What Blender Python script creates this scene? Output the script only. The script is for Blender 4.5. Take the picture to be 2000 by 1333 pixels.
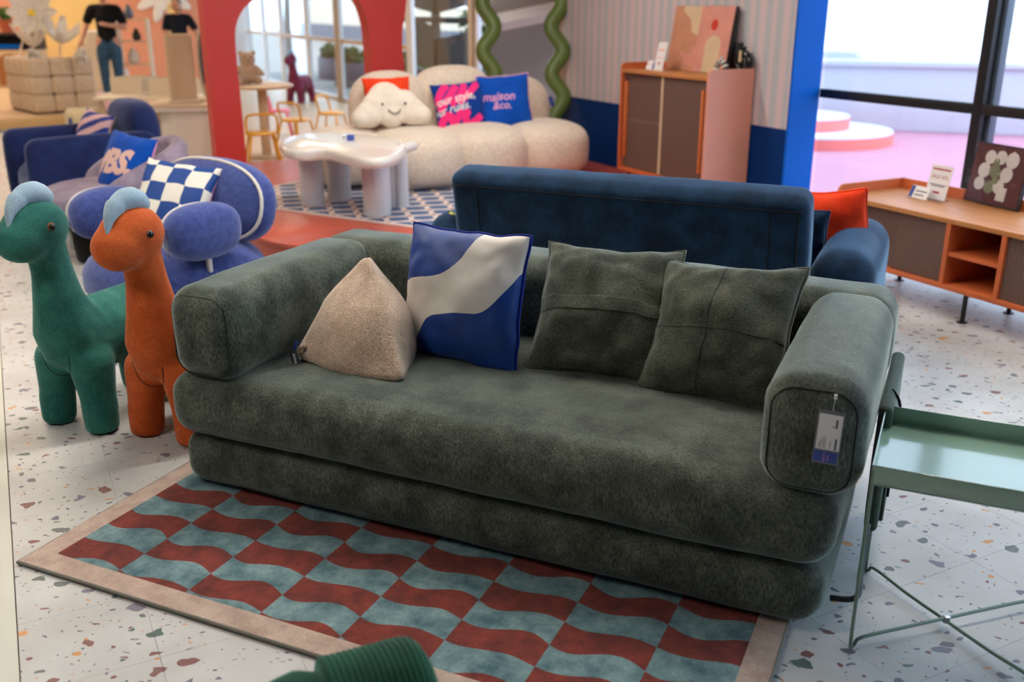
import bpy, bmesh, math, random
from math import sin, cos, pi, radians as rad, sqrt, atan2, floor as fl
from mathutils import Vector, Matrix, Euler, noise

for o in list(bpy.data.objects): bpy.data.objects.remove(o)
SC = bpy.context.scene
COL = SC.collection
random.seed(7)

# ------------------------------------------------------------------ camera
CAMH, FPX, PITCH = 1.5, 1901.0, rad(19.03)
cd = bpy.data.cameras.new('camera'); cam = bpy.data.objects.new('camera', cd); COL.objects.link(cam)
cam.location = (0, 0, CAMH); cam.rotation_euler = (pi/2 - PITCH, 0, 0)
cd.sensor_width = 36; cd.lens = 36*FPX/2000; cd.clip_start = .05; cd.clip_end = 300
cd.dof.use_dof = True; cd.dof.focus_distance = 2.95; cd.dof.aperture_fstop = 2.2
SC.camera = cam

# frames: room axes (across a, along b) and sofa axes (x, y)
RYAW, SYAW = -27.3, 24.4
RD = (sin(rad(RYAW)), cos(rad(RYAW))); RN = (RD[1], -RD[0]); RO = (0.9083, 8.7096)
RROT, SROT = rad(27.3), rad(-24.4)
SO = (-1.054, 2.851)
def RW(a, b, z=0): return Vector((RO[0]+RN[0]*a+RD[0]*b, RO[1]+RN[1]*a+RD[1]*b, z))
def SW(x, y, z=0):
    c, s = cos(rad(SYAW)), sin(rad(SYAW)); return Vector((SO[0]+x*c+y*s, SO[1]-x*s+y*c, z))
def ray(x, y):
    u, v = (x-1000)/FPX, -(y-666.5)/FPX
    return Vector((u, cos(PITCH)+v*sin(PITCH), -sin(PITCH)+v*cos(PITCH)))
def at(x, y, z=0):
    d = ray(x, y); return Vector((0, 0, CAMH)) + d*((z-CAMH)/d.z)
def atY(x, y, Y):
    d = ray(x, y); return Vector((0, 0, CAMH)) + d*(Y/d.y)
def onB(x, y, b):
    d = ray(x, y); q = RW(0, b); t = (q.x*RD[0]+q.y*RD[1])/(d.x*RD[0]+d.y*RD[1]); return Vector((0, 0, CAMH))+d*t
def toR(p): dx, dy = p[0]-RO[0], p[1]-RO[1]; return (dx*RN[0]+dy*RN[1], dx*RD[0]+dy*RD[1])

# ------------------------------------------------------------------ light
def lin(c):
    def f(v):
        v /= 255.0
        return v/12.92 if v <= .04045 else ((v+.055)/1.055)**2.4
    return tuple(f(v) for v in c) + (1.0,)
W = bpy.data.worlds.new('sky'); SC.world = W; W.use_nodes = True
bg = W.node_tree.nodes['Background']; bg.inputs[0].default_value = (.60, .78, 1.0, 1); bg.inputs[1].default_value = 2.0
sl = bpy.data.lights.new('sun', 'SUN'); so = bpy.data.objects.new('sun', sl); COL.objects.link(so)
sl.energy = 3.2; sl.angle = rad(.6); sl.color = (1, .96, .9)
sd = Vector((RN[0]*.62+RD[0]*.12, RN[1]*.62+RD[1]*.12, -.9)); so.rotation_euler = sd.to_track_quat('-Z', 'Y').to_euler()
SC.view_settings.view_transform = 'Standard'; SC.view_settings.look = 'None'
SC.view_settings.gamma = 1; SC.view_settings.use_curve_mapping = False; SC.view_settings.exposure = 1.15
STRIP_E, STRIP_W = 42.0, 44.0     # strength of the neutral and of the warm ceiling strips

# ------------------------------------------------------------------ materials
M = {}
class NT:
    def __init__(s, name):
        s.m = bpy.data.materials.new(name); s.m.use_nodes = True; s.t = s.m.node_tree; s.n = s.t.nodes
        s.b = s.n['Principled BSDF']; M[name] = s.m
    def add(s, typ, **kw):
        n = s.n.new('ShaderNode'+typ)
        for k, v in kw.items():
            if hasattr(n, k) and not k[0].isupper(): setattr(n, k, v)
        return n
    def L(s, a, b): s.t.links.new(a, b)
    def coord(s, kind='Object', scale=(1, 1, 1)):
        if kind == 'Position': o = s.add('NewGeometry').outputs['Position']
        else: o = s.add('TexCoord').outputs[kind]
        mp = s.add('Mapping'); mp.inputs['Scale'].default_value = scale; s.L(o, mp.inputs['Vector']); return mp.outputs[0]
    def noise(s, v, scale, detail=4, rough=.55):
        n = s.add('TexNoise'); n.inputs['Scale'].default_value = scale; n.inputs['Detail'].default_value = detail
        n.inputs['Roughness'].default_value = rough; s.L(v, n.inputs['Vector']); return n.outputs[0]
    def ramp(s, f, p0, p1):
        n = s.add('MapRange'); n.inputs[1].default_value = p0; n.inputs[2].default_value = p1; s.L(f, n.inputs[0]); return n.outputs[0]
    def mix(s, f, c1, c2, blend='MIX'):
        n = s.add('Mix', data_type='RGBA', blend_type=blend)
        for sock, c in ((n.inputs[0], f), (n.inputs[6], c1), (n.inputs[7], c2)):
            if isinstance(c, (tuple, float, int)): sock.default_value = c
            else: s.L(c, sock)
        return n.outputs[2]
    def math(s, op, a, b=0.0, c=0.0):
        n = s.add('Math', operation=op)
        for i, q in enumerate((a, b, c)):
            if isinstance(q, (float, int)): n.inputs[i].default_value = q
            else: s.L(q, n.inputs[i])
        return n.outputs[0]
    def bump(s, h, dist=.002, strength=.5):
        n = s.add('Bump'); n.inputs['Distance'].default_value = dist; n.inputs['Strength'].default_value = strength
        s.L(h, n.inputs['Height']); s.L(n.outputs[0], s.b.inputs['Normal'])
    def base(s, c):
        if isinstance(c, tuple): s.b.inputs['Base Color'].default_value = c
        else: s.L(c, s.b.inputs['Base Color'])
    def set(s, **kw):
        for k, v in kw.items(): s.b.inputs[k].default_value = v
def plain(name, rgb, rough=.5, metal=0, var=.10, scale=8, bump=0, coat=0):
    t = NT(name); c = lin(rgb); v = t.coord()
    n = t.noise(v, scale)
    t.base(t.mix(t.ramp(n, .3, .7), tuple(x*(1-var) for x in c[:3])+(1,), tuple(min(1, x*(1+var)) for x in c[:3])+(1,)))
    t.set(Roughness=rough, Metallic=metal)
    if coat: t.set(**{'Coat Weight': coat, 'Coat Roughness': .08})
    if bump: t.bump(t.noise(v, scale*12), bump)
    return t.m
def fabric(name, rgb, rgb2=None, blot=7, fine=(300, 300, 300), sheen=.5, srough=.4, tint=(1, 1, 1, 1), rough=.85, bump=.0015, contrast=.22, kind='Object'):
    t = NT(name); v = t.coord(kind); c1 = lin(rgb); c2 = lin(rgb2 or rgb)
    b = t.ramp(t.noise(v, blot, 6, .62), .36, .66)
    f = t.noise(t.coord(kind, fine), 1.0, 2, .5)
    col = t.mix(b, c1, c2)
    k = t.ramp(f, .3, .7)
    col = t.mix(k, t.mix(1.0, col, (1-contrast, 1-contrast, 1-contrast, 1), 'MULTIPLY'), t.mix(1.0, col, (1+contrast, 1+contrast, 1+contrast, 1), 'MULTIPLY'))
    t.base(col); t.set(Roughness=rough); t.b.inputs['Specular IOR Level'].default_value = .2
    t.b.inputs['Sheen Weight'].default_value = sheen; t.b.inputs['Sheen Roughness'].default_value = srough; t.b.inputs['Sheen Tint'].default_value = tint
    t.bump(f, bump, .6); return t.m

fabric('sofa_green', (57, 62, 53), (94, 100, 88), 9, (230, 230, 75), .9, .32, (.76, .90, .86, 1), contrast=.55, bump=.003)
fabric('pillow_green', (52, 56, 45), (84, 88, 72), 9, (150, 150, 260), .5, .4, (.9, 1, .95, 1), contrast=.45, bump=.002)
plain('seam', (26, 32, 28), .9)
fabric('teddy', (176, 150, 128), (204, 178, 154), 20, (190, 190, 190), .5, .5, contrast=.30, bump=.006)
fabric('blue_satin', (2, 54, 138), (6, 72, 172), 6, (500, 500, 500), .25, .3, (.5, .7, 1, 1), rough=.5, contrast=.06, bump=.0003)
fabric('white_satin', (196, 190, 182), (214, 208, 200), 6, (500, 500, 500), .2, .3, rough=.55, contrast=.04, bump=.0003)
fabric('piping_blue', (6, 30, 120), None, 6, (500, 500, 500), .1)
fabric('print_blue', (2, 68, 160), (4, 82, 186), 5, (500, 500, 500), .15, contrast=.05)
fabric('print_navy', (4, 50, 124), (6, 58, 142), 5, (500, 500, 500), .15, contrast=.05)
fabric('print_cream', (226, 214, 196), None, 5, (500, 500, 500), .1, contrast=.05)
fabric('print_pink', (226, 150, 190), (240, 176, 206), 5, (500, 500, 500), .1, contrast=.05)
fabric('print_hot', (240, 48, 124), None, 5, (500, 500, 500), .1, contrast=.05)
fabric('print_blush', (232, 190, 180), None, 5, (500, 500, 500), .1, contrast=.05)
fabric('orange_velvet', (222, 52, 18), (240, 76, 36), 5, (500, 500, 500), .5, .3, (1, .6, .4, 1), contrast=.05)
fabric('dino_green', (32, 92, 84), (52, 116, 104), 9, (340, 340, 120), .3, .4, (.6, 1, .95, 1), contrast=.28)
fabric('dino_orange', (182, 78, 32), (206, 98, 46), 9, (340, 340, 120), .3, .4, (1, .7, .5, 1), contrast=.22)
fabric('dino_crest', (142, 168, 184), (164, 188, 202), 9, (420, 420, 200), .3, contrast=.2)
fabric('dino_wine', (112, 40, 60), (136, 56, 84), 9, (300, 300, 300), .3)
fabric('peri', (50, 64, 122), (70, 84, 144), 40, (260, 260, 260), .5, .45, (.7, .75, 1, 1), contrast=.14)
fabric('piping_white', (212, 206, 198), None, 6, (400, 400, 400), .1, contrast=.05)
fabric('navy_cloth', (22, 33, 76), (34, 47, 96), 6, (300, 300, 300), .5, .4, (.55, .65, 1, 1), contrast=.10)
fabric('mauve_velvet', (120, 106, 124), (158, 142, 156), 7, (300, 300, 300), .6, .3, (1, .9, 1, 1), contrast=.10)
fabric('blue_velvet', (14, 32, 52), (30, 58, 86), 8, (420, 420, 200), .75, .3, (.35, .6, .95, 1), contrast=.35)
fabric('boucle', (214, 194, 172), (232, 216, 196), 60, (120, 120, 120), .4, .5, contrast=.14, bump=.008)
fabric('cloud_cloth', (226, 212, 192), (236, 224, 206), 10, (260, 260, 260), .3, contrast=.08)
fabric('tuft', (188, 166, 140), (204, 184, 160), 20, (200, 200, 200), .3, contrast=.12)
fabric('fleece', (214, 202, 168), None, 30, (120, 120, 120), .4, contrast=.15)
fabric('pink_cloth', (222, 178, 178), None, 10, (200, 200, 200), .3)
fabric('denim', (44, 76, 104), (58, 94, 124), 20, (260, 260, 260), .2)
fabric('black_cloth', (12, 12, 13), (18, 18, 20), 10, (260, 260, 260), .1)
fabric('navy_tee', (24, 26, 38), None, 10, (260, 260, 260), .1)
fabric('flap', (58, 70, 60), (80, 92, 78), 9, (300, 300, 120), .3, .35, (.75, .95, 1, 1), contrast=.3)
plain('skin', (196, 140, 112), .5); plain('hair', (24, 18, 15), .6)
plain('mint', (140, 172, 154), .2, 0, .03, 3, 0, 1.0); plain('steel', (170, 172, 174), .3, 1)
plain('wire_green', (116, 140, 124), .35, 0, .04)
plain('black_metal', (16, 17, 20), .4, 0, .05); plain('grey_metal', (92, 100, 112), .4, .3, .05)
plain('white_gloss', (222, 214, 204), .25, 0, .03, 3, 0, .3); plain('white_leg', (212, 212, 214), .35, 0, .03)
plain('red_panel', (206, 58, 54), .5, 0, .04, 2); plain('platform_red', (196, 88, 68), .35, 0, .05, 2); plain('terracotta', (196, 100, 56), .42, 0, .05, 3)
plain('salmon', (214, 142, 120), .45, 0, .04, 3)
plain('white_paint', (226, 226, 228), .5, 0, .03); plain('paper', (230, 228, 228), .5, 0, .02); plain('ink_red', (168, 62, 70), .6); plain('ink', (60, 60, 70), .6)
plain('ink_pink', (214, 140, 200), .6)
plain('black_ceramic', (14, 14, 15), .25); plain('dark_ceramic', (42, 40, 44), .4); plain('yellow_metal', (236, 172, 6), .3, 0, .04)
plain('pink_metal', (230, 120, 140), .35); plain('beige_lacquer', (222, 208, 184), .4, 0, .03); plain('sand', (196, 172, 138), .5, 0, .06)
plain('wine_frame', (84, 38, 40), .5); plain('leaf', (58, 96, 34), .6, 0, .35, 6); plain('bark', (92, 84, 76), .8); plain('clay', (172, 88, 58), .7)
plain('petal', (228, 220, 208), .6, 0, .04); plain('stamen', (240, 208, 60), .5)
plain('wall_yellow', (224, 190, 122), .7, 0, .04, 1); plain('wall_peach', (216, 146, 114), .7, 0, .04, 1); plain('wall_white', (206, 204, 200), .7, 0, .03, 1)
plain('wainscot', (0, 46, 104), .55, 0, .05, 2); plain('pillar_blue', (0, 90, 184), .5, 0, .04, 2)
for nm in ('pillar_blue', 'wainscot'): M[nm].node_tree.nodes['Principled BSDF'].inputs['Specular IOR Level'].default_value = .12
plain('ceiling_grey', (150, 148, 144), .8, 0, .04, 1)
plain('mirror_green', (92, 112, 46), .45, 0, .08, 10)
plain('wood_inner', (150, 96, 50), .5); plain('dark_box', (38, 30, 30), .6)
plain('out_white', (212, 218, 228), .7, 0, .02, .5); plain('out_pink', (204, 138, 156), .7, 0, .05, 1); plain('out_coral', (240, 128, 116), .7, 0, .04, 1)
plain('out_step', (214, 216, 232), .7, 0, .03, 1); plain('out_pave', (120, 118, 114), .8, 0, .1, 2); plain('out_cream', (172, 162, 146), .8, 0, .05, .6); plain('slate', (70, 76, 86), .6, 0, .1, 3)
plain('strip_border', (206, 204, 190), .5, 0, .05, 2)
plain('brown_bear', (196, 172, 144), .9, 0, .1, 20)
plain('art_tan', (190, 130, 100), .6); plain('art_cream', (204, 178, 142), .6); plain('art_pink', (204, 138, 122), .6); plain('art_red', (196, 48, 34), .6)
plain('pic_white', (206, 200, 192), .4); plain('pic_leaf', (120, 124, 92), .5)
plain('tag_blue', (44, 70, 150), .4); plain('tag_grey', (112, 114, 122), .3); plain('care_tag', (78, 80, 88), .6); plain('rug_edge', (120, 116, 106), .9)

def _wood(name, c1, c2, axis=(2, 30, 30), rough=.4):
    t = NT(name); v = t.coord('Object', axis); n = t.noise(v, 1.2, 6, .6)
    t.base(t.mix(t.ramp(n, .3, .7), lin(c1), lin(c2))); t.set(Roughness=rough); t.bump(n, .0008, .3)
_wood('wood_top', (168, 104, 52), (198, 134, 76), (30, 2, 30)); _wood('wood_rim', (190, 96, 46), (206, 116, 62), (30, 2, 30))
_wood('wood_pale', (206, 182, 150), (222, 200, 170), (2, 30, 30)); _wood('wood_floor', (206, 176, 138), (224, 198, 164), (2, 16, 2), .35); _wood('wood_kerb', (196, 160, 106), (214, 180, 128), (2, 20, 20))
_wood('oak_beige', (198, 172, 138), (212, 188, 156), (12, 12, 1))

# terrazzo vinyl: chips of a few colours in an off-white ground
t = NT('terrazzo'); p = t.coord('Position')
wn = t.add('TexNoise'); wn.inputs['Scale'].default_value = 22; wn.inputs['Detail'].default_value = 1; t.L(p, wn.inputs['Vector'])
sub = t.add('VectorMath', operation='SUBTRACT'); t.L(wn.outputs[1], sub.inputs[0]); sub.inputs[1].default_value = (.5, .5, .5)
scl = t.add('VectorMath', operation='SCALE'); t.L(sub.outputs[0], scl.inputs[0]); scl.inputs['Scale'].default_value = .05
addv = t.add('VectorMath', operation='ADD'); t.L(p, addv.inputs[0]); t.L(scl.outputs[0], addv.inputs[1])
ground = t.mix(t.ramp(t.noise(p, 3.5, 5), .35, .7), lin((184, 182, 178)), lin((204, 203, 200)))
col = ground
for sc_, prob, r0, r1, off in ((11.5, .44, .05, .27, 0.0), (24, .30, .06, .22, 5.3), (48, .16, .06, .2, 9.1)):
    mp = t.add('Mapping'); mp.inputs['Location'].default_value = (off, off*1.7, 0); mp.inputs['Scale'].default_value = (1.0, 1.35, .0); mp.inputs['Rotation'].default_value = (0, 0, off+.6); t.L(addv.outputs[0], mp.inputs['Vector'])
    vo = t.add('TexVoronoi', voronoi_dimensions='2D'); vo.inputs['Scale'].default_value = sc_; t.L(mp.outputs[0], vo.inputs['Vector'])
    se = t.add('SeparateColor'); t.L(vo.outputs['Color'], se.inputs[0])
    pres = t.math('LESS_THAN', se.outputs[0], prob)
    rr = t.math('MULTIPLY_ADD', se.outputs[2], r1-r0, r0)
    mask = t.math('MULTIPLY', t.math('LESS_THAN', vo.outputs['Distance'], rr), pres)
    cr = t.add('ValToRGB'); cr.color_ramp.interpolation = 'CONSTANT'; els = cr.color_ramp.elements
    pal = ((112, 108, 118), (128, 84, 78), (104, 110, 106), (206, 146, 92), (120, 114, 128), (86, 104, 96), (136, 98, 92))
    els[0].position = 0; els[0].color = lin(pal[0]); els[1].position = .2; els[1].color = lin(pal[1])
    for i, q in enumerate((.36, .52, .64, .78, .9)):
        e = els.new(q); e.color = lin(pal[i+2])
    t.L(se.outputs[1], cr.inputs[0]); col = t.mix(mask, col, cr.outputs[0])
t.base(col); t.set(Roughness=.42); t.b.inputs['Specular IOR Level'].default_value = .4

# striped wallpaper (stripes run up the wall)
t = NT('stripe_paper'); v = t.coord('Object'); sp = t.add('SeparateXYZ'); t.L(v, sp.inputs[0])
s1 = t.math('SINE', t.math('MULTIPLY', sp.outputs[1], 2*pi/.115)); s2 = t.math('SINE', t.math('MULTIPLY', sp.outputs[1], 2*pi/.31))
t.base(t.mix(t.ramp(t.math('MULTIPLY_ADD', s2, .45, s1), -.5, .5), lin((176, 176, 178)), lin((204, 182, 182)))); t.set(Roughness=.7)
# fluted glass
t = NT('fluted'); v = t.coord('Object'); sp = t.add('SeparateXYZ'); t.L(v, sp.inputs[0])
w_ = t.math('SINE', t.math('MULTIPLY', sp.outputs[1], 2*pi/.014)); t.bump(w_, .003, .8)
t.base(t.mix(t.ramp(w_, -1, 1), lin((124, 96, 86)), lin((162, 132, 120)))); t.set(Roughness=.25)
tr = t.add('BsdfTransparent'); tr.inputs[0].default_value = (.55, .46, .42, 1); mx = t.add('MixShader'); mx.inputs[0].default_value = .55
t.L(tr.outputs[0], mx.inputs[1]); t.L(t.b.outputs[0], mx.inputs[2]); t.L(mx.outputs[0], t.n['Material Output'].inputs[0])
# clear glass: mostly lets light straight through
def clear(name, tint, gl):
    t = NT(name); tr = t.add('BsdfTransparent'); tr.inputs[0].default_value = tint
    g = t.add('BsdfGlossy'); g.inputs['Roughness'].default_value = .02; fr = t.add('LayerWeight'); fr.inputs[0].default_value = .5
    mx = t.add('MixShader'); t.L(t.math('MINIMUM', t.math('MULTIPLY_ADD', t.math('POWER', fr.outputs[1], 4.0), .6*gl, .04*gl), .9), mx.inputs[0]); t.L(tr.outputs[0], mx.inputs[1]); t.L(g.outputs[0], mx.inputs[2]); t.L(mx.outputs[0], t.n['Material Output'].inputs[0])
clear('glass', (.93, .96, .97, 1), .6); clear('plastic_film', (.92, .92, .94, 1), 1.0); clear('tag_film', (.75, .78, .82, 1), .5)
t = NT('mirror'); t.base((.86, .87, .88, 1)); t.set(Metallic=1, Roughness=.02)
def emit(name, rgb, s):
    t = NT(name); t.base(lin(rgb)); t.b.inputs['Emission Color'].default_value = lin(rgb); t.b.inputs['Emission Strength'].default_value = s
emit('strip_light', (255, 248, 238), STRIP_E); emit('strip_warm', (255, 228, 198), STRIP_W)
# corduroy: ribs are modelled, this is the pile
fabric('corduroy', (14, 56, 40), (24, 74, 54), 9, (300, 300, 300), .4, .35, (.5, 1, .8, 1), contrast=.2)
# wavy checked rug: x across .2435 m columns, y rows with a wave in each column
def rugmat():
    t = NT('rug_check'); v = t.coord('Object'); sp = t.add('SeparateXYZ'); t.L(v, sp.inputs[0]); x, y = sp.outputs[0], sp.outputs[1]
    wob = t.math('MULTIPLY', t.math('SUBTRACT', t.noise(t.coord('Object', (1, 1, 1)), 4.5, 2), .5), .012)
    U = t.math('MULTIPLY_ADD', x, 1/.2435, -(.30)/.2435)
    ph = t.math('MULTIPLY', y, 9.0)
    wv = t.math('SINE', t.math('MULTIPLY_ADD', U, 2*pi, t.math('MULTIPLY', t.math('SINE', ph), .5)))
    am = t.math('MULTIPLY_ADD', t.math('SINE', t.math('MULTIPLY_ADD', y, 23.0, t.math('MULTIPLY', x, 5.0))), .006, .015)
    V = t.math('MULTIPLY', t.math('ADD', t.math('ADD', y, wob), t.math('MULTIPLY', wv, am)), 1/.0925)
    V = t.math('ADD', V, .05)
    chk = t.math('FLOORED_MODULO', t.math('ADD', t.math('FLOOR', U), t.math('FLOOR', V)), 2.0)
    mott = t.ramp(t.noise(v, 13, 7, .7), .36, .70); fine = t.ramp(t.noise(t.coord('Object', (260, 260, 260)), 1, 2), .3, .7)
    blue = t.mix(mott, lin((62, 96, 104)), lin((132, 160, 162))); red = t.mix(mott, lin((88, 26, 15)), lin((138, 50, 34)))
    inner = t.mix(chk, red, blue); brd = t.mix(mott, lin((168, 142, 128)), lin((200, 178, 162)))
    # border where |edge distance| < .075
    ex = t.math('MINIMUM', x, t.math('SUBTRACT', 2.035, x)); ey = t.math('MINIMUM', y, t.math('SUBTRACT', 1.4, y))
    inb = t.math('GREATER_THAN', t.math('MINIMUM', ex, ey), .072)
    c = t.mix(inb, brd, inner)
    c = t.mix(fine, t.mix(1.0, c, (.82, .82, .82, 1), 'MULTIPLY'), t.mix(1.0, c, (1.15, 1.15, 1.15, 1), 'MULTIPLY'))
    t.base(c); t.set(Roughness=.95); t.b.inputs['Sheen Weight'].default_value = .15; t.bump(mott, .002, .4)
rugmat()
def rug2mat():
    t = NT('rug_lattice'); v = t.coord('Object'); sp = t.add('SeparateXYZ'); t.L(v, sp.inputs[0]); x, y = sp.outputs[0], sp.outputs[1]
    fx = t.math('PINGPONG', t.math('MULTIPLY', t.math('ADD', x, y), 1/.235), .5)
    fy = t.math('PINGPONG', t.math('MULTIPLY', t.math('SUBTRACT', t.math('ADD', x, 5.0), y), 1/.235), .5)
    # blue lozenges inside cells, rust dots at crossings
    inn = t.math('MULTIPLY', t.math('GREATER_THAN', t.math('MULTIPLY_ADD', fy, .16, fx), .17), t.math('GREATER_THAN', t.math('MULTIPLY_ADD', fx, .16, fy), .19))
    dot = t.math('LESS_THAN', t.math('ADD', fx, fy), .15)
    c = t.mix(inn, lin((222, 206, 196)), lin((78, 100, 138))); c = t.mix(dot, c, lin((140, 72, 48)))
    ex = t.math('MINIMUM', x, t.math('SUBTRACT', 1.95, x)); ey = t.math('MINIMUM', y, t.math('SUBTRACT', 1.45, y))
    c = t.mix(t.math('GREATER_THAN', t.math('MINIMUM', ex, ey), .03), lin((222, 206, 196)), c)
    t.base(c); t.set(Roughness=.95)
rug2mat()
def checkmat():
    t = NT('check_cloth'); v = t.coord('UV'); sp = t.add('SeparateXYZ'); t.L(v, sp.inputs[0])
    a = t.math('FLOOR', t.math('MULTIPLY_ADD', sp.outputs[0], 4.0, .25)); b = t.math('FLOOR', t.math('MULTIPLY_ADD', sp.outputs[1], 4.2, .2))
    t.base(t.mix(t.math('FLOORED_MODULO', t.math('ADD', a, b), 2.0), lin((220, 214, 202)), lin((2, 58, 130)))); t.set(Roughness=.7)
checkmat()
def wavemat():
    t = NT('wave_cloth'); v = t.coord('UV'); sp = t.add('SeparateXYZ'); t.L(v, sp.inputs[0])
    def curve(pts):
        n = t.add('FloatCurve'); c = n.mapping.curves[0]
        c.points[0].location = pts[0]; c.points[1].location = pts[-1]
        for q in pts[1:-1]: c.points.new(*q)
        n.mapping.use_clip = False; n.mapping.update(); t.L(sp.outputs[0], n.inputs[1]); return n.outputs[0]
    up = curve([(0, .55), (.18, .61), (.40, .66), (.52, .75), (.59, .87), (.63, .97), (.67, 1.0), (1, 1.0)])
    lo = curve([(0, 0), (.17, 0), (.20, .06), (.23, .20), (.30, .31), (.45, .37), (.65, .40), (.80, .45), (.92, .58), (1, .74)])
    b = t.math('MULTIPLY', t.math('LESS_THAN', sp.outputs[1], t.math('MULTIPLY_ADD', t.math('GREATER_THAN', up, .985), .2, up)), t.math('GREATER_THAN', sp.outputs[1], lo))
    n = t.ramp(t.noise(t.coord(), 9), .3, .7)
    t.base(t.mix(b, t.mix(n, lin((0, 46, 116)), lin((2, 62, 146))), t.mix(n, lin((204, 196, 188)), lin((222, 216, 208)))))
    t.set(Roughness=.45); t.b.inputs['Sheen Weight'].default_value = .06
wavemat()
def bandmat(name, c0, c1, scale, ang, thr):
    t = NT(name); v = t.coord('UV'); sp = t.add('SeparateXYZ'); t.L(v, sp.inputs[0])
    q = t.math('MULTIPLY_ADD', sp.outputs[0], cos(ang)*scale, t.math('MULTIPLY', sp.outputs[1], sin(ang)*scale))
    t.base(t.mix(t.math('GREATER_THAN', t.math('SINE', q), thr), lin(c0), lin(c1))); t.set(Roughness=.7)
bandmat('stripe_cloth', (12, 50, 140), (228, 182, 186), 22, 2.2, -.1)
bandmat('vase_stripe', (30, 30, 32), (220, 218, 216), 60, 0, 0)
from mathutils.bvhtree import BVHTree
# ------------------------------------------------------------------ mesh helpers
def newobj(name, me, parent=None, mats=None, smooth=True):
    o = bpy.data.objects.new(name, me); COL.objects.link(o)
    if parent: o.parent = parent
    if mats:
        for m_ in (mats if isinstance(mats, (list, tuple)) else [mats]): me.materials.append(M[m_])
    if smooth: me.shade_smooth()
    return o
def thing(name, label, cat, loc=(0, 0, 0), rz=0, group=None, rot=None):
    o = bpy.data.objects.new(name, None); COL.objects.link(o); o.location = loc; o.rotation_euler = rot or (0, 0, rz)
    o.empty_display_size = .1; o['label'] = label; o['category'] = cat
    if group: o['group'] = group
    return o
def tag(o, label, cat, group=None):
    o['label'] = label; o['category'] = cat
    if group: o['group'] = group
    return o
def struct(name, loc=(0, 0, 0), rz=0):
    o = bpy.data.objects.new(name, None); COL.objects.link(o); o.location = loc; o.rotation_euler = (0, 0, rz); o['kind'] = 'structure'; return o
def dup(root, loc, rz, label=None):
    def cp(o, par):
        c = o.copy(); COL.objects.link(c); c.parent = par
        for ch in o.children: cp(ch, c)
        return c
    r = cp(root, None); r.location = loc; r.rotation_euler = (0, 0, rz)
    if label: r['label'] = label
    return r
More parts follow.
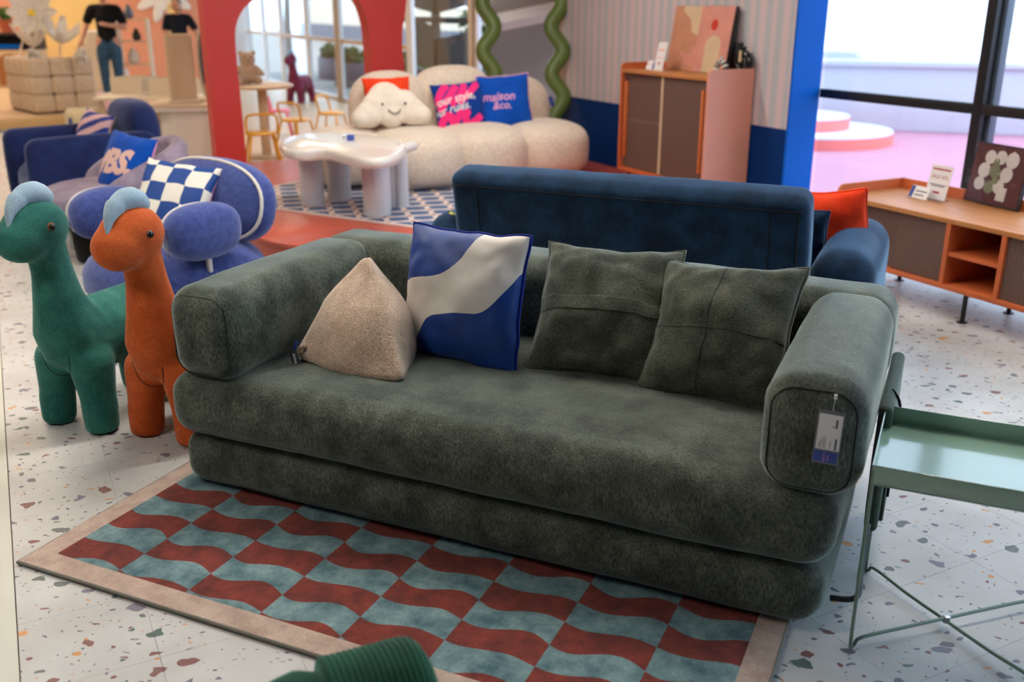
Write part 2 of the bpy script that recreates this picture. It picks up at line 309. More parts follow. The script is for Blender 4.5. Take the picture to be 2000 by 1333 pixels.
class G:
    """collects shapes; every call may take a matrix m"""
    def __init__(s): s.bm = bmesh.new()
    def _m(s, vs, m):
        if m is not None: bmesh.ops.transform(s.bm, matrix=m, verts=vs)
    def box(s, lo, hi, m=None, r=0, seg=2):
        lo, hi = Vector(lo), Vector(hi); mat_ = Matrix.Translation((lo+hi)/2) @ Matrix.Diagonal((*(hi-lo), 1))
        vs = bmesh.ops.create_cube(s.bm, size=1, matrix=mat_)['verts']
        if r > 0:
            es = list({e for v in vs for e in v.link_edges})
            g = bmesh.ops.bevel(s.bm, geom=es, offset=r, segments=seg, profile=.5, affect='EDGES'); vs = list({v for f in g['faces'] for v in f.verts} | {v for v in vs if v.is_valid})
        s._m(vs, m); return s
    def grid(s, P, closed_u=False, closed_v=False, flip=False):
        nu, nv = len(P), len(P[0]); vv = [[s.bm.verts.new(q) for q in row] for row in P]
        for i in range(nu if closed_u else nu-1):
            for j in range(nv if closed_v else nv-1):
                q = [vv[i][j], vv[(i+1) % nu][j], vv[(i+1) % nu][(j+1) % nv], vv[i][(j+1) % nv]]
                if flip: q.reverse()
                try: s.bm.faces.new(q)
                except ValueError: pass
        return vv
    def tube(s, pts, r, n=8, closed=False, m=None, caps=True):
        pts = [Vector(p) for p in pts]; k = len(pts); rs = r if isinstance(r, (list, tuple)) else [r]*k
        T = []
        for i in range(k):
            a = pts[(i-1) % k] if (closed or i > 0) else pts[i]; b = pts[(i+1) % k] if (closed or i < k-1) else pts[i]
            T.append((b-a).normalized())
        up = Vector((0, 0, 1)) if abs(T[0].z) < .9 else Vector((1, 0, 0)); nrm = (up - T[0]*up.dot(T[0])).normalized(); rows = []
        for i in range(k):
            nrm = (nrm - T[i]*nrm.dot(T[i])); nrm = nrm.normalized() if nrm.length > 1e-6 else T[i].orthogonal().normalized(); bi = T[i].cross(nrm)
            rows.append([pts[i] + (nrm*cos(2*pi*j/n) + bi*sin(2*pi*j/n))*rs[i] for j in range(n)])
        vv = s.grid(rows, closed, True)
        if caps and not closed:
            try: s.bm.faces.new(list(reversed(vv[0]))); s.bm.faces.new(vv[-1])
            except ValueError: pass
        s._m([v for row in vv for v in row], m); return s
    def cyl(s, p0, p1, r0, r1=None, n=20, bev=0, m=None):
        p0, p1 = Vector(p0), Vector(p1); r1 = r0 if r1 is None else r1; L = (p1-p0).length; d = (p1-p0)/L
        if bev: pts = [p0, p0+d*bev*.3, p0+d*bev, p1-d*bev, p1-d*bev*.3, p1]; rs = [r0-bev, r0-bev*.3, r0, r1, r1-bev*.3, r1-bev]
        else: pts = [p0, p1]; rs = [r0, r1]
        return s.tube(pts, rs, n, m=m)
    def lathe(s, prof, n=24, m=None, c=(0, 0, 0)):
        rows = [[(c[0]+r*cos(2*pi*j/n), c[1]+r*sin(2*pi*j/n), c[2]+z) for j in range(n)] for r, z in prof]
        vv = s.grid(rows, False, True)
        for row, rev in ((vv[0], True), (vv[-1], False)):
            try: s.bm.faces.new(list(reversed(row)) if rev else row)
            except ValueError: pass
        s._m([v for row in vv for v in row], m); return s
    def ell(s, c, r, e=(1, 1), nu=28, nv=16, m=None):
        def pw(v, k): return math.copysign(abs(v)**k, v)
        rows = []
        for i in range(nv+1):
            ph = -pi/2 + pi*i/nv; ph = max(-pi/2+.02, min(pi/2-.02, ph))
            rows.append([(c[0]+r[0]*pw(cos(ph), e[0])*pw(cos(2*pi*j/nu), e[1]), c[1]+r[1]*pw(cos(ph), e[0])*pw(sin(2*pi*j/nu), e[1]), c[2]+r[2]*pw(sin(ph), e[0])) for j in range(nu)])
        vv = s.grid(rows, False, True); s.bm.faces.new(list(reversed(vv[0]))); s.bm.faces.new(vv[-1])
        s._m([v for row in vv for v in row], m); return s
    def prism(s, poly, z0, z1, m=None, bev=0):
        a = [s.bm.verts.new((x, y, z0)) for x, y in poly]; b = [s.bm.verts.new((x, y, z1)) for x, y in poly]; n = len(poly)
        s.bm.faces.new(list(reversed(a))); top = s.bm.faces.new(b)
        for i in range(n): s.bm.faces.new([a[i], a[(i+1) % n], b[(i+1) % n], b[i]])
        vs = a+b
        if bev:
            es = [e for e in top.edges]; g = bmesh.ops.bevel(s.bm, geom=es, offset=bev, segments=3, profile=.5, affect='EDGES'); vs = list({v for v in vs if v.is_valid} | {v for f in g['faces'] for v in f.verts})
        s._m(vs, m); return s
    def soft(s, lo, hi, r, puff=0, nz=0, step=.06, m=None, seed=0):
        """rounded cushion block with an even grid, puffed faces and gentle unevenness"""
        lo, hi = Vector(lo), Vector(hi); c, h = (lo+hi)/2, (hi-lo)/2; r = min(r, min(h)*.98)
        def ts(k):
            inn = h[k]-r; a = [-h[k]+r*i/4 for i in range(4)]; n = max(1, int(2*inn/step)); a += [-inn+2*inn*i/n for i in range(n+1)]; return a + [h[k]-r*(3-i)/4 for i in range(4)]
        T = [ts(k) for k in range(3)]; cache = {}
        def V(p):
            key = tuple(round(q, 5) for q in p)
            if key not in cache:
                p = Vector(p); q = Vector([max(-(h[k]-r), min(h[k]-r, p[k])) for k in range(3)]); dd = p-q; nn = dd.normalized(); w = q+nn*r
                if puff:
                    for k in range(3):
                        i, j = [x for x in range(3) if x != k]
                        w[k] += puff*nn[k]*(1-(p[i]/h[i])**2)*(1-(p[j]/h[j])**2)
                w = w + c
                if nz: w += nn*nz*noise.noise((w*4.0)+Vector((seed, seed*2.1, 3))) + nn*nz*.5*noise.noise((w*11.0)+Vector((seed, 7, 3)))
                cache[key] = s.bm.verts.new(w)
            return cache[key]
        for k in range(3):
            i, j = (k+1) % 3, (k+2) % 3
            for sg in (-1, 1):
                for u in range(len(T[i])-1):
                    for v in range(len(T[j])-1):
                        q = []
                        for uu, vv in ((u, v), (u+1, v), (u+1, v+1), (u, v+1)):
                            p = [0, 0, 0]; p[k] = sg*h[k]; p[i] = T[i][uu]; p[j] = T[j][vv]; q.append(V(p))
                        if sg < 0: q.reverse()
                        if len(set(q)) == 4: s.bm.faces.new(q)
        s._m(list(cache.values()), m); return s
    def spheres(s, pts, n=2):
        """chain of (x,y,z,r) spheres, filled between neighbours"""
        for a, b in zip(pts, pts[1:]):
            k = max(2, int((Vector(a[:3])-Vector(b[:3])).length/(min(a[3], b[3])*.35)))
            for i in range(k+1):
                f = i/k; bmesh.ops.create_icosphere(s.bm, subdivisions=n, radius=a[3]*(1-f)+b[3]*f, matrix=Matrix.Translation([a[q]*(1-f)+b[q]*f for q in range(3)]))
        return s
    def mesh(s, name='m', recalc=True):
        if recalc: bmesh.ops.recalc_face_normals(s.bm, faces=s.bm.faces[:])
        me = bpy.data.meshes.new(name); s.bm.to_mesh(me); s.bm.free(); return me
    def obj(s, name, mats, parent=None, smooth=True, recalc=True):
        me = s.mesh(name, recalc); o = newobj(name, me, parent, mats, False)
        if smooth == 'all': me.shade_smooth()
        elif smooth:
            me.shade_smooth()
            try: me.set_sharp_from_angle(angle=rad(38))
            except Exception: pass
        return o
    def remesh(s, name, mats, parent, vox, it=6, loc=None):
        me = s.mesh(name); tmp = bpy.data.objects.new('tmp', me); COL.objects.link(tmp)
        md = tmp.modifiers.new('r', 'REMESH'); md.mode = 'VOXEL'; md.voxel_size = vox
        sm = tmp.modifiers.new('s', 'SMOOTH'); sm.factor = .5; sm.iterations = it
        dg = bpy.context.evaluated_depsgraph_get(); dg.update(); out = bpy.data.meshes.new_from_object(tmp.evaluated_get(dg))
        bpy.data.objects.remove(tmp); bpy.data.meshes.remove(me); out.name = name; out.materials.clear()
        return newobj(name, out, parent, mats, True)
def box(name, lo, hi, mat_, parent, r=0, seg=2): return G().box(lo, hi, r=r, seg=seg).obj(name, mat_, parent)
def curve(pts, n=8, closed=False):
    """Catmull-Rom through the points"""
    P = [Vector(p) for p in pts]; k = len(P); out = []
    for i in range(k if closed else k-1):
        p0 = P[(i-1) % k] if (closed or i > 0) else P[0]; p1, p2 = P[i], P[(i+1) % k]; p3 = P[(i+2) % k] if (closed or i+2 < k) else P[-1]
        for j in range(n):
            t_ = j/n; out.append(.5*((2*p1)+(p2-p0)*t_+(2*p0-5*p1+4*p2-p3)*t_*t_+(3*p1-p0-3*p2+p3)*t_**3))
    if not closed: out.append(P[-1])
    return out
def text_mesh(txt, size, width=None, bold=0.0):
    c = bpy.data.curves.new('t', 'FONT'); c.body = txt; c.size = size; c.align_x = 'CENTER'; c.align_y = 'CENTER'; c.offset = bold; c.resolution_u = 3
    o = bpy.data.objects.new('t', c); COL.objects.link(o); dg = bpy.context.evaluated_depsgraph_get(); me = bpy.data.meshes.new_from_object(o.evaluated_get(dg))
    bpy.data.objects.remove(o); bpy.data.curves.remove(c); return me

class Pillow:
    """square scatter cushion; local XZ plane, front faces -Y, centre at the origin"""
    def __init__(s, w, h, t, seed=1, pinch=.07, wr=.006, n=30, droop=0):
        s.w, s.h, s.t, s.seed, s.pinch, s.wr, s.n, s.droop = w, h, t, seed, pinch, wr, n, droop
    def P(s, u, v, side=-1):
        x = s.w/2*u*(1-s.pinch*(1-v*v)*abs(u)); z = s.h/2*v*(1-s.pinch*(1-u*u)*abs(v))
        k = max(0, (1-u*u)*(1-v*v)); T = s.t/2*(k**.42)
        e = max(abs(u), abs(v))
        T += s.wr*noise.noise(Vector((u*2.3+s.seed, v*2.3, side+s.seed)))*min(1, k*6) + s.wr*.9*noise.noise(Vector((u*6+s.seed, v*5, side*3)))*e*min(1, k*5)
        bend = .012*noise.noise(Vector((u*1.2, v*1.2, s.seed*3.1)))
        return Vector((x + .006*noise.noise(Vector((v*3, s.seed, 1))), side*T + bend, z + .006*noise.noise(Vector((u*3, s.seed, 5)))))
    def body(s, name, mats, parent):
        n = s.n; bm = bmesh.new(); uvl = bm.loops.layers.uv.new('UVMap'); V = {}
        tt = [-cos(pi*i/n)*.75+(-1+2*i/n)*.25 for i in range(n+1)]
        for side in (-1, 1):
            for i in range(n+1):
                for j in range(n+1):
                    ed = i in (0, n) or j in (0, n)
                    if ed and side == 1: V[(i, j, 1)] = V[(i, j, -1)]
                    else: V[(i, j, side)] = bm.verts.new(s.P(tt[i], tt[j], side))
            for i in range(n):
                for j in range(n):
                    q = [(i, j), (i+1, j), (i+1, j+1), (i, j+1)]
                    if side == 1: q.reverse()
                    try: f = bm.faces.new([V[(a, b, side)] for a, b in q])
                    except ValueError: continue
                    f.material_index = 0 if side == -1 else 1
                    for l, (a, b) in zip(f.loops, q): l[uvl].uv = ((tt[a]+1)/2, (tt[b]+1)/2)
        me = bpy.data.meshes.new(name); bm.to_mesh(me); bm.free(); mats = mats if isinstance(mats, (list, tuple)) else [mats, mats]
        return newobj(name, me, parent, list(mats), True)
    def edge(s, k=24):
        out = []
        for (a, b) in (((-1, -1), (1, -1)), ((1, -1), (1, 1)), ((1, 1), (-1, 1)), ((-1, 1), (-1, -1))):
            for i in range(k): f = i/k; out.append(s.P(a[0]+(b[0]-a[0])*f, a[1]+(b[1]-a[1])*f))
        return out
    def piping(s, mat_, parent, r=.005): return G().tube(s.edge(), r, 6, True).obj('piping', mat_, parent, 'all')
    def ribbon(s, name, strokes, mat_, parent, off=.0025):
        """strokes: list of (uv points -1..1, half width in metres or list); brush strokes lying on the front"""
        g = G()
        for pts, wd in strokes:
            c = curve([(p[0]*s.w/2, p[1]*s.h/2, 0) for p in pts], 8); k = len(c); rows = []
            for i in range(k):
                tg = (c[min(i+1, k-1)]-c[max(i-1, 0)]).normalized(); nr = Vector((-tg.y, tg.x, 0)); hw = wd if not isinstance(wd, (list, tuple)) else wd[0]+(wd[1]-wd[0])*i/(k-1)
                d_ = min(i, k-1-i)/max(1, k-1)*((c[0]-c[-1]).length+.3); cap = 1 if d_ > hw else sqrt(max(.1, 1-(1-d_/hw)**2))
                row = []
                for q in range(5):
                    p = c[i]+nr*hw*cap*(q/2-1); u, v = max(-.99, min(.99, p.x/(s.w/2))), max(-.99, min(.99, p.y/(s.h/2)))
                    w = s.P(u, v); w.y -= off; row.append(w)
                rows.append(row)
            g.grid(rows)
        return g.obj(name, mat_, parent, 'all')
    def text(s, name, txt, size, u, v, mat_, parent, off=.0025, shear=0, rot=0, bold=0.0, sx=1):
        me = text_mesh(txt, size, bold=bold); bm = bmesh.new(); bm.from_mesh(me); bpy.data.meshes.remove(me)
        bmesh.ops.triangulate(bm, faces=bm.faces[:])
        for _ in range(2):
            es = [e for e in bm.edges if e.calc_length() > .03]
            if es: bmesh.ops.subdivide_edges(bm, edges=es, cuts=1)
        for q in bm.verts:
            x, y = q.co.x*sx + q.co.y*shear, q.co.y; x, y = x*cos(rot)-y*sin(rot), x*sin(rot)+y*cos(rot)
            w = s.P(max(-.99, min(.99, u+x/(s.w/2))), max(-.99, min(.99, v+y/(s.h/2)))); w.y -= off; q.co = w
        me = bpy.data.meshes.new(name); bm.to_mesh(me); bm.free(); return newobj(name, me, parent, mat_, True)
# ------------------------------------------------------------------ the room
CEIL = 3.1
PZ = .14            # red platform height
KZ = .16            # raised floor at the back
def rbox(name, a0, a1, b0, b1, z0, z1, mat_, parent=None, r=0):
    """box given in room axes"""
    o = G().box((a0, b0, z0), (a1, b1, z1), r=r).obj(name, mat_, parent)
    if not parent: o.location = RW(0, 0); o.rotation_euler = (0, 0, RROT); o['kind'] = 'structure'
    return o
flo = rbox('floor', -9.2, .4, -12.2, 15.2, -.12, -.005, 'rug_edge')
def rchild(name, g, mat_, par, **k): return g.obj(name, mat_, par, **k)
# vinyl tiles
TS, TG = .304, .0009
tile_me = G().box((-TS/2+TG/2, -TS/2+TG/2, -.005), (TS/2-TG/2, TS/2-TG/2, 0)).mesh('tile'); tile_me.materials.append(M['terrazzo'])
cands, rest = [], []
def inplat(a, b): return a > -3.3 and b > -1.7 and a < 0
for i in range(17):
    for j in range(-21, 40):
        a, b = -4.955+TS*(i+.5), -5.469+TS*(j+.5)
        if a > .3 or b > 6.6 or inplat(a, b) or (b > 1.6 and a > -3.2): continue
        p = RW(a, b); d = p - cam.location; zc = d.y*cos(PITCH) - d.z*sin(PITCH)
        ok = False
        if zc > .3:
            x = 1000+FPX*d.x/zc; y = 666.5-FPX*(d.y*sin(PITCH)+d.z*cos(PITCH))/zc; ok = -120 < x < 2120 and -60 < y < 1440
            q = p - Vector((*SO, 0)); sx, sy = q.x*cos(rad(SYAW))-q.y*sin(rad(SYAW)), q.x*sin(rad(SYAW))+q.y*cos(rad(SYAW))
            if -.1 < sx < 2 and -.3 < sy < 1.0: ok = False
        (cands if ok else rest).append((d.length, a, b))
cands.sort(); rest += cands[290:]
for _, a, b in cands[:290]:
    o = bpy.data.objects.new('tile', tile_me); COL.objects.link(o); o.parent = flo; o.location = (a, b, 0)
g = G()
for _, a, b in rest:
    g.box((a-TS/2+TG/2, b-TS/2+TG/2, -.005), (a+TS/2-TG/2, b+TS/2-TG/2, 0))
o = g.obj('tile_field', 'terrazzo', flo); o['kind'] = 'stuff'
box('border_strip', (-9.2, -12.2, -.005), (-4.958, 6.6, .001), 'strip_border', flo)
box('wood_floor', (-3.35, 1.80, -.005), (.3, 15, .002), 'wood_floor', flo)
box('plain_floor', (-4.95, -12.2, -.005), (.3, -11.86, 0), 'strip_border', flo)
# raised floor at the back left
rf = struct('platform_1', RW(0, 0), RROT)
box('deck', (-9.1, 6.66, 0), (-2.0, 15.0, KZ), 'wood_floor', rf); box('kerb', (-9.1, 6.60, 0), (-2.0, 6.66, KZ+.004), 'wood_kerb', rf, r=.006); box('kerb_strip', (-9.1, 6.585, 0), (-2.0, 6.60, .03), 'steel', rf)
# red platform
pl = struct('platform_2', RW(0, 0), RROT)
arc = [(-2.75+.75*cos(pi+t_*pi/2/16), -1.2+.75*sin(pi+t_*pi/2/16)) for t_ in range(17)]
G().prism([(-3.48, 1.75)]+[(x+.02, y+.02) for x, y in arc]+[(-.02, -1.93), (-.02, 1.75)], 0, PZ-.02).obj('body', 'platform_red', pl)
gp = .004
G().prism([(-3.5, -1.33-gp)]+[q for q in arc if q[1] < -1.34]+[(-2.77-gp, -1.95), (-2.77-gp, -1.33-gp)], PZ-.02, PZ, bev=.003).obj('panel', 'platform_red', pl)
G().prism([(-2.77, -1.33-gp), (-2.77, -1.95), (-.01, -1.95), (-.01, -1.33-gp)], PZ-.02, PZ, bev=.003).obj('panel', 'platform_red', pl)
G().prism([(-3.5, 1.75), (-3.5, -1.2), (-3.497, -1.33), (-1.6-gp, -1.33), (-1.6-gp, 1.75)], PZ-.02, PZ, bev=.003).obj('panel', 'platform_red', pl)
G().prism([(-1.6, 1.75), (-1.6, -1.33), (-.01, -1.33), (-.01, 1.75)], PZ-.02, PZ, bev=.003).obj('panel', 'platform_red', pl)
# striped wall with dark blue wainscot and bright blue end
wr = struct('wall_right', RW(0, 0), RROT)
box('wallpaper', (0, -2.14, .69), (.25, 2.3, CEIL), 'stripe_paper', wr); box('wainscot', (-.004, -2.14, 0), (.25, 2.3, .69), 'wainscot', wr)
box('end_panel', (-.004, -2.16, 0), (.25, -2.14, CEIL), 'pillar_blue', wr)
# outer shell
rbox('wall_left', -9.3, -9.2, -12.3, 15.3, 0, CEIL, 'slate'); rbox('wall_front', -9.2, .4, -12.4, -12.2, 0, CEIL, 'slate')
wb = struct('wall_back', RW(0, 0), RROT); WB = 13.2
aY0 = toR(onB(36, 40, WB))[0]; aY1 = toR(onB(205, 40, WB))[0]
box('wall_panel', (-9.2, WB, 0), (aY0, WB+.15, CEIL), 'wall_peach', wb); box('wall_panel', (aY0, WB, 0), (aY1, WB+.15, CEIL), 'wall_yellow', wb)
aP = toR(onB(436, 40, WB))[0]; box('wall_panel', (aY1, WB, 0), (aP, WB+.15, CEIL), 'wall_peach', wb); box('wall_panel', (aP-.1, 15.2, 0), (.4, 15.35, CEIL), 'wall_white', wb)
rbox('upper_shade_block', -9.3, .42, -12.4, 15.4, CEIL+.2, 9.2, 'wall_white')  # unseen upper storeys, added so their shadow keeps sun off the terrace
ce = struct('ceiling', RW(0, 0), RROT)
box('slab', (-9.3, -12.4, CEIL), (.45, 15.4, CEIL+.2), 'ceiling_grey', ce)
for k in range(9): box('beam', (-9.2, -11+k*3.0, CEIL-.14), (.4, -10.8+k*3.0, CEIL), 'white_paint', ce)
# glass front: bays along the facade
wn_ = [0]
def bay(b0, b1, near, z_tr):
    wn_[0] += 1; w = struct('window_%d' % wn_[0], RW(.25, 0), RROT)
    fm = 'black_metal' if near else 'white_paint'; fw = .032 if near else .10
    box('mullion', (0, b0-fw, 0), (.06, b0+fw, CEIL), fm, w, .003)
    if near: box('mullion_cover', (.06, b0-.055, 0), (.12, b0+.075, CEIL), 'grey_metal', w, .003)
    elif 8 < b0 < 9 or b0 < 4: box('jamb', (-.05, b0-.03, 0), (0, b0+.03, CEIL), 'oak_beige', w)
    tm = fm if near else 'oak_beige'
    box('transom', (.0, b0+fw, z_tr-.03), (.06, b1-fw, z_tr+.03), tm, w, .003)
    box('bottom_rail', (.0, b0+fw, 0), (.06, b1-fw, .07), fm, w, .003); box('top_rail', (.0, b0+fw, CEIL-.1), (.06, b1-fw, CEIL), fm, w, .003)
    box('pane', (.028, b0+fw, .07), (.034, b1-fw, z_tr-.03), 'glass', w); box('pane', (.028, b0+fw, z_tr+.03), (.034, b1-fw, CEIL-.1), 'glass', w)
nb = [-2.128, -3.42, -4.68, -5.95, -7.2, -8.5, -9.8, -11.1, -12.2]
for b1, b0 in zip(nb, nb[1:]): bay(b0, b1, True, .93)
fb = [2.33, 3.45, 5.5, 7.1, 8.6, 10.4, 12.2, 13.6, 15.2]
for b0, b1 in zip(fb, fb[1:]): bay(b0, b1, False, .14 if 3 < b0 < 5 else .96)
# linear ceiling lights
def strip(a0, b0, a1, b1, warm, lab):
    L = sqrt((a1-a0)**2+(b1-b0)**2); t_ = thing('ceiling_light', lab, 'light', RW((a0+a1)/2, (b0+b1)/2, CEIL-.2), RROT+atan2(b1-b0, a1-a0), 'linear ceiling lights')
    box('housing', (-L/2, -.06, 0), (L/2, .06, .06), 'white_paint', t_); box('diffuser', (-L/2+.01, -.05, -.012), (L/2-.01, .05, 0), 'strip_warm' if warm else 'strip_light', t_)
    for q in (-L*.3, L*.3): box('hanger', (q-.004, -.004, .06), (q+.004, .004, .2), 'steel', t_)
lb = 'long white linear lamp hung under the grey shop ceiling'
for a, b, Lh in ((-6.3, -5.0, 1.2), (-1.5, -5.0, 1.4), (-3.4, -3.4, 1.8), (-5.6, -2.2, 1.6), (-1.9, -1.0, 1.4)):
    strip(a-Lh/2, b, a+Lh/2, b, False, lb)
for a, b, Lh in ((-5.8, 2.2, 1.8), (-6.2, 5.6, 1.8), (-4.6, 9.2, 1.8), (-6.4, 11.4, 1.8), (-3.6, 11.6, 1.6), (-1.8, 4.2, 1.6)):
    strip(a-Lh/2, b, a+Lh/2, b, True, lb.replace('long', 'warm'))

# ------------------------------------------------------------------ outside
rbox('ground', .45, 60, -40, 60, -.3, -.03, 'out_pave')
pg = rbox('terrace', .45, 14, -9, 3.0, -.03, -.012, 'out_pink')
p1, p2 = at(1740, 256, -.012), at(1890, 262, -.012); dv = (p2-p1).normalized(); ang = atan2(dv.y, dv.x)
gw = struct('garden_wall', p1, ang)
box('parapet', (-1.6, 0, 0), (9, .25, .78), 'out_white', gw, .02); box('coping', (-1.6, -.05, .78), (9, .3, .86), 'out_white', gw, .02)
hs = thing('white_building', 'bright white rendered building beyond the terrace wall', 'building', p1 + Vector((-dv.y, dv.x, 0))*2.2, ang)
box('wall', (-3, 0, -.012), (14, 4, 7.5), 'out_white', hs); box('plinth', (-3, -.5, -.012), (14, 0, .9), 'out_white', hs, .03)
for xw in (1.55, 2.45, 3.9):
    f = box('window', (xw, -.03, 1.0), (xw+.42, 0, 2.6), 'white_paint', hs); box('window_pane', (xw+.05, -.035, 1.05), (xw+.37, -.03, 2.55), 'slate', f)
sc = at(1572, 273, -.012)
for k, (r, z) in enumerate(((.98, .14), (.62, .29), (.32, .44))):
    t_ = thing('round_step', ['broad lowest coral round step on the pink terrace', 'middle coral round step on the pink terrace', 'small top coral round step on the pink terrace'][k], 'step', sc+Vector((-.1*k, .12*k, 0 if k == 0 else z-.16)), 0, 'round terrace steps')
    zb = z if k == 0 else .16
    G().cyl((0, 0, 0), (0, 0, zb-.02), r, n=40).obj('riser', 'out_coral', t_); G().cyl((0, 0, zb-.02), (0, 0, zb), r-.004, n=40).obj('tread', 'out_step', t_)
# far garden
rbox('pavement', .45, 20, 3.0, 40, -.03, -.014, 'out_pave')
cb = thing('cream_building', 'cream coloured building across the street seen through the white windows', 'building', RW(9, 16), RROT)
box('wall', (0, 1, 0), (5, 26, 6), 'out_cream', cb); box('base_band', (-.06, 1, 0), (0, 26, .7), 'slate', cb)
for k in range(4, 9): q = box('window', (-.04, -11+k*3.4, 1.4), (0, -9.6+k*3.4, 3.0), 'white_paint', cb); box('window_pane', (-.05, -10.9+k*3.4, 1.5), (-.04, -9.7+k*3.4, 2.9), 'slate', q)
def leafblob(g, c, r, n, seed, sz=.07):
    rnd = random.Random(seed)
    for _ in range(n):
        v = Vector((rnd.gauss(0, 1), rnd.gauss(0, 1), rnd.gauss(0, 1))).normalized()*(rnd.random()**.4); p = Vector((c[0]+v.x*r[0], c[1]+v.y*r[1], c[2]+v.z*r[2])); s_ = sz*rnd.uniform(.6, 1.3)
        R_ = Euler((rnd.uniform(0, 6), rnd.uniform(0, 6), rnd.uniform(0, 6))).to_matrix()
        q = [g.bm.verts.new(p+R_@Vector(k)*s_) for k in ((-1, 0, 0), (-.2, -.42, .1), (1, 0, 0), (-.2, .42, .1))]; g.bm.faces.new(q)
def tree(loc, h, r, lab, seed, lean=.1, sh=.35):
    t_ = thing('tree', lab, 'tree', loc); G().tube([(0, 0, 0), (lean*.3, 0, h*.3), (lean, .05, h*.65), (lean*.8, 0, h)], [.11, .09, .07, .04], 8).tube([(lean*.5, 0, h*.45), (lean+.5, .2, h*.9)], [.05, .02], 6).tube([(lean*.5, 0, h*.5), (lean-.5, -.2, h*.95)], [.05, .02], 6).obj('trunk', 'bark', t_)
    g = G(); leafblob(g, (lean, 0, h), (r, r, r*.8), 1400, seed, .11); g.obj('foliage', 'leaf', t_, False, False); return t_
tree(RW(2.0, 18.3, -.014), 3.6, 1.3, 'slim street tree whose trunk shows between two white window posts', 3)
tree(RW(3.2, 6.2, -.014), 3.0, 1.2, 'leafy tree just outside beside the dark display rack', 5)
bs = thing('hedge', 'low green hedge bush behind the dark display rack outside', 'bush', RW(2.4, 7.0, -.014)); g = G(); leafblob(g, (0, 0, .95), (.7, .7, .9), 1900, 9, .07); g.obj('foliage', 'leaf', bs, False, False); G().tube([(0, 0, 0), (0, 0, .6)], .05, 6).obj('stem', 'bark', bs)
for k, bb in enumerate((8.2, 9.9, 11.8, 13.9)):
    pb = thing('planter_box', ['dark planter box nearest the wooden window jamb', 'dark planter box beside the street tree', 'dark planter box behind the street tree', 'dark planter box at the end of the window row'][k], 'planter', RW(1.5+.3*(k % 2), bb, -.014), RROT); box('box', (-.2, -.5, 0), (.2, .5, .45), 'slate', pb, .01); g = G(); leafblob(g, (0, 0, .55), (.25, .5, .2), 500, 20+k, .06); g.obj('foliage', 'leaf', pb, False, False)
rk = thing('display_rack', 'dark slate display rack with slanted boards standing outside the window', 'rack', RW(.95, 6.2, -.014), RROT)
box('post', (-.05, -.05, 0), (.05, .05, 2.4), 'black_metal', rk); box('crossbar', (-.04, -1.2, 1.28), (.04, 1.2, 1.36), 'black_metal', rk)
for k, (b0, b1, z0, z1) in enumerate(((.1, 1.2, .62, 1.22), (-1.2, -.1, .52, 1.05), (.1, 1.2, 1.40, 2.1), (-1.2, -.1, 1.40, 1.9), (.1, 1.1, .05, .55), (-1.1, -.1, .05, .47))):
    G().box((-.02, b0, z0), (.03, b1, z1), Matrix.Translation((.0, 0, 0)) @ Matrix.Rotation(rad(6*(-1)**k), 4, 'X')).obj('board', 'slate', rk)
# ------------------------------------------------------------------ green sofa on the checked rug
rg = thing('checked_rug', 'wavy red and blue checked rug with beige border under the green sofa', 'rug', SW(-.13, -.55, .001), SROT)
RT = .012
g = G(); nx, ny = 60, 42
rows = [[(2.035*i/nx, 1.4*j/ny, RT + .0012*noise.noise(Vector((i*.22, j*.22, 0)))) for j in range(ny+1)] for i in range(nx+1)]
g.grid(rows); g.obj('pile', 'rug_check', rg, 'all')
g = G(); e_ = [(0, 0), (2.035, 0), (2.035, 1.4), (0, 1.4)]
rows = []
pts = []
for k in range(4):
    a, b = Vector((*e_[k], 0)), Vector((*e_[(k+1) % 4], 0)); pts += [a.lerp(b, i/12) for i in range(12)]
G().tube([(p.x, p.y, .0065) for p in pts], .0062, 6, True).obj('bound_edge', 'rug_edge', rg, 'all')
G().box((.004, .004, 0), (2.031, 1.396, RT-.002)).obj('backing', 'rug_edge', rg)

sf = thing('sofa', 'dark green chenille folding sofa with thick bolster arms on the checked rug', 'sofa', SW(0, 0, .014), SROT)
SL, SDp = 2.035, 1.04
G().soft((-.04, .01, 0), (SL-.050, SDp-.01, .188), .075, .008, .004, .05, seed=1).obj('base_cushion', 'sofa_green', sf, 'all')
G().soft((-.055, -.012, .178), (SL-.040, SDp, .392), .08, .010, .005, .05, seed=2).obj('seat_cushion', 'sofa_green', sf, 'all')
G().soft((-.02, .775, .372), (SL, SDp, .668), .085, .006, .004, .05, seed=3).obj('backrest', 'sofa_green', sf, 'all')
def arm(x0, x1, sd):
    a = G().soft((x0, -.004, .376), (x1, .85, .672), .078, .007, .004, .045, seed=sd).obj('armrest', 'sofa_green', sf, 'all')
    cx, cz, hx, hz, r = (x0+x1)/2, .524, (x1-x0)/2-.0215, .148-.0215, .058; P = []
    for (sx, sz, a0) in ((1, 1, 0), (-1, 1, pi/2), (-1, -1, pi), (1, -1, 1.5*pi)):
        P += [(cx+sx*(hx-r)+r*cos(a0+q*pi/12), .018, cz+sz*(hz-r)+r*sin(a0+q*pi/12)) for q in range(7)]
    G().tube(P, .0022, 5, True).obj('seam', 'seam', a, 'all')
arm(-.025, .225, 4); arm(1.797, SL, 5)
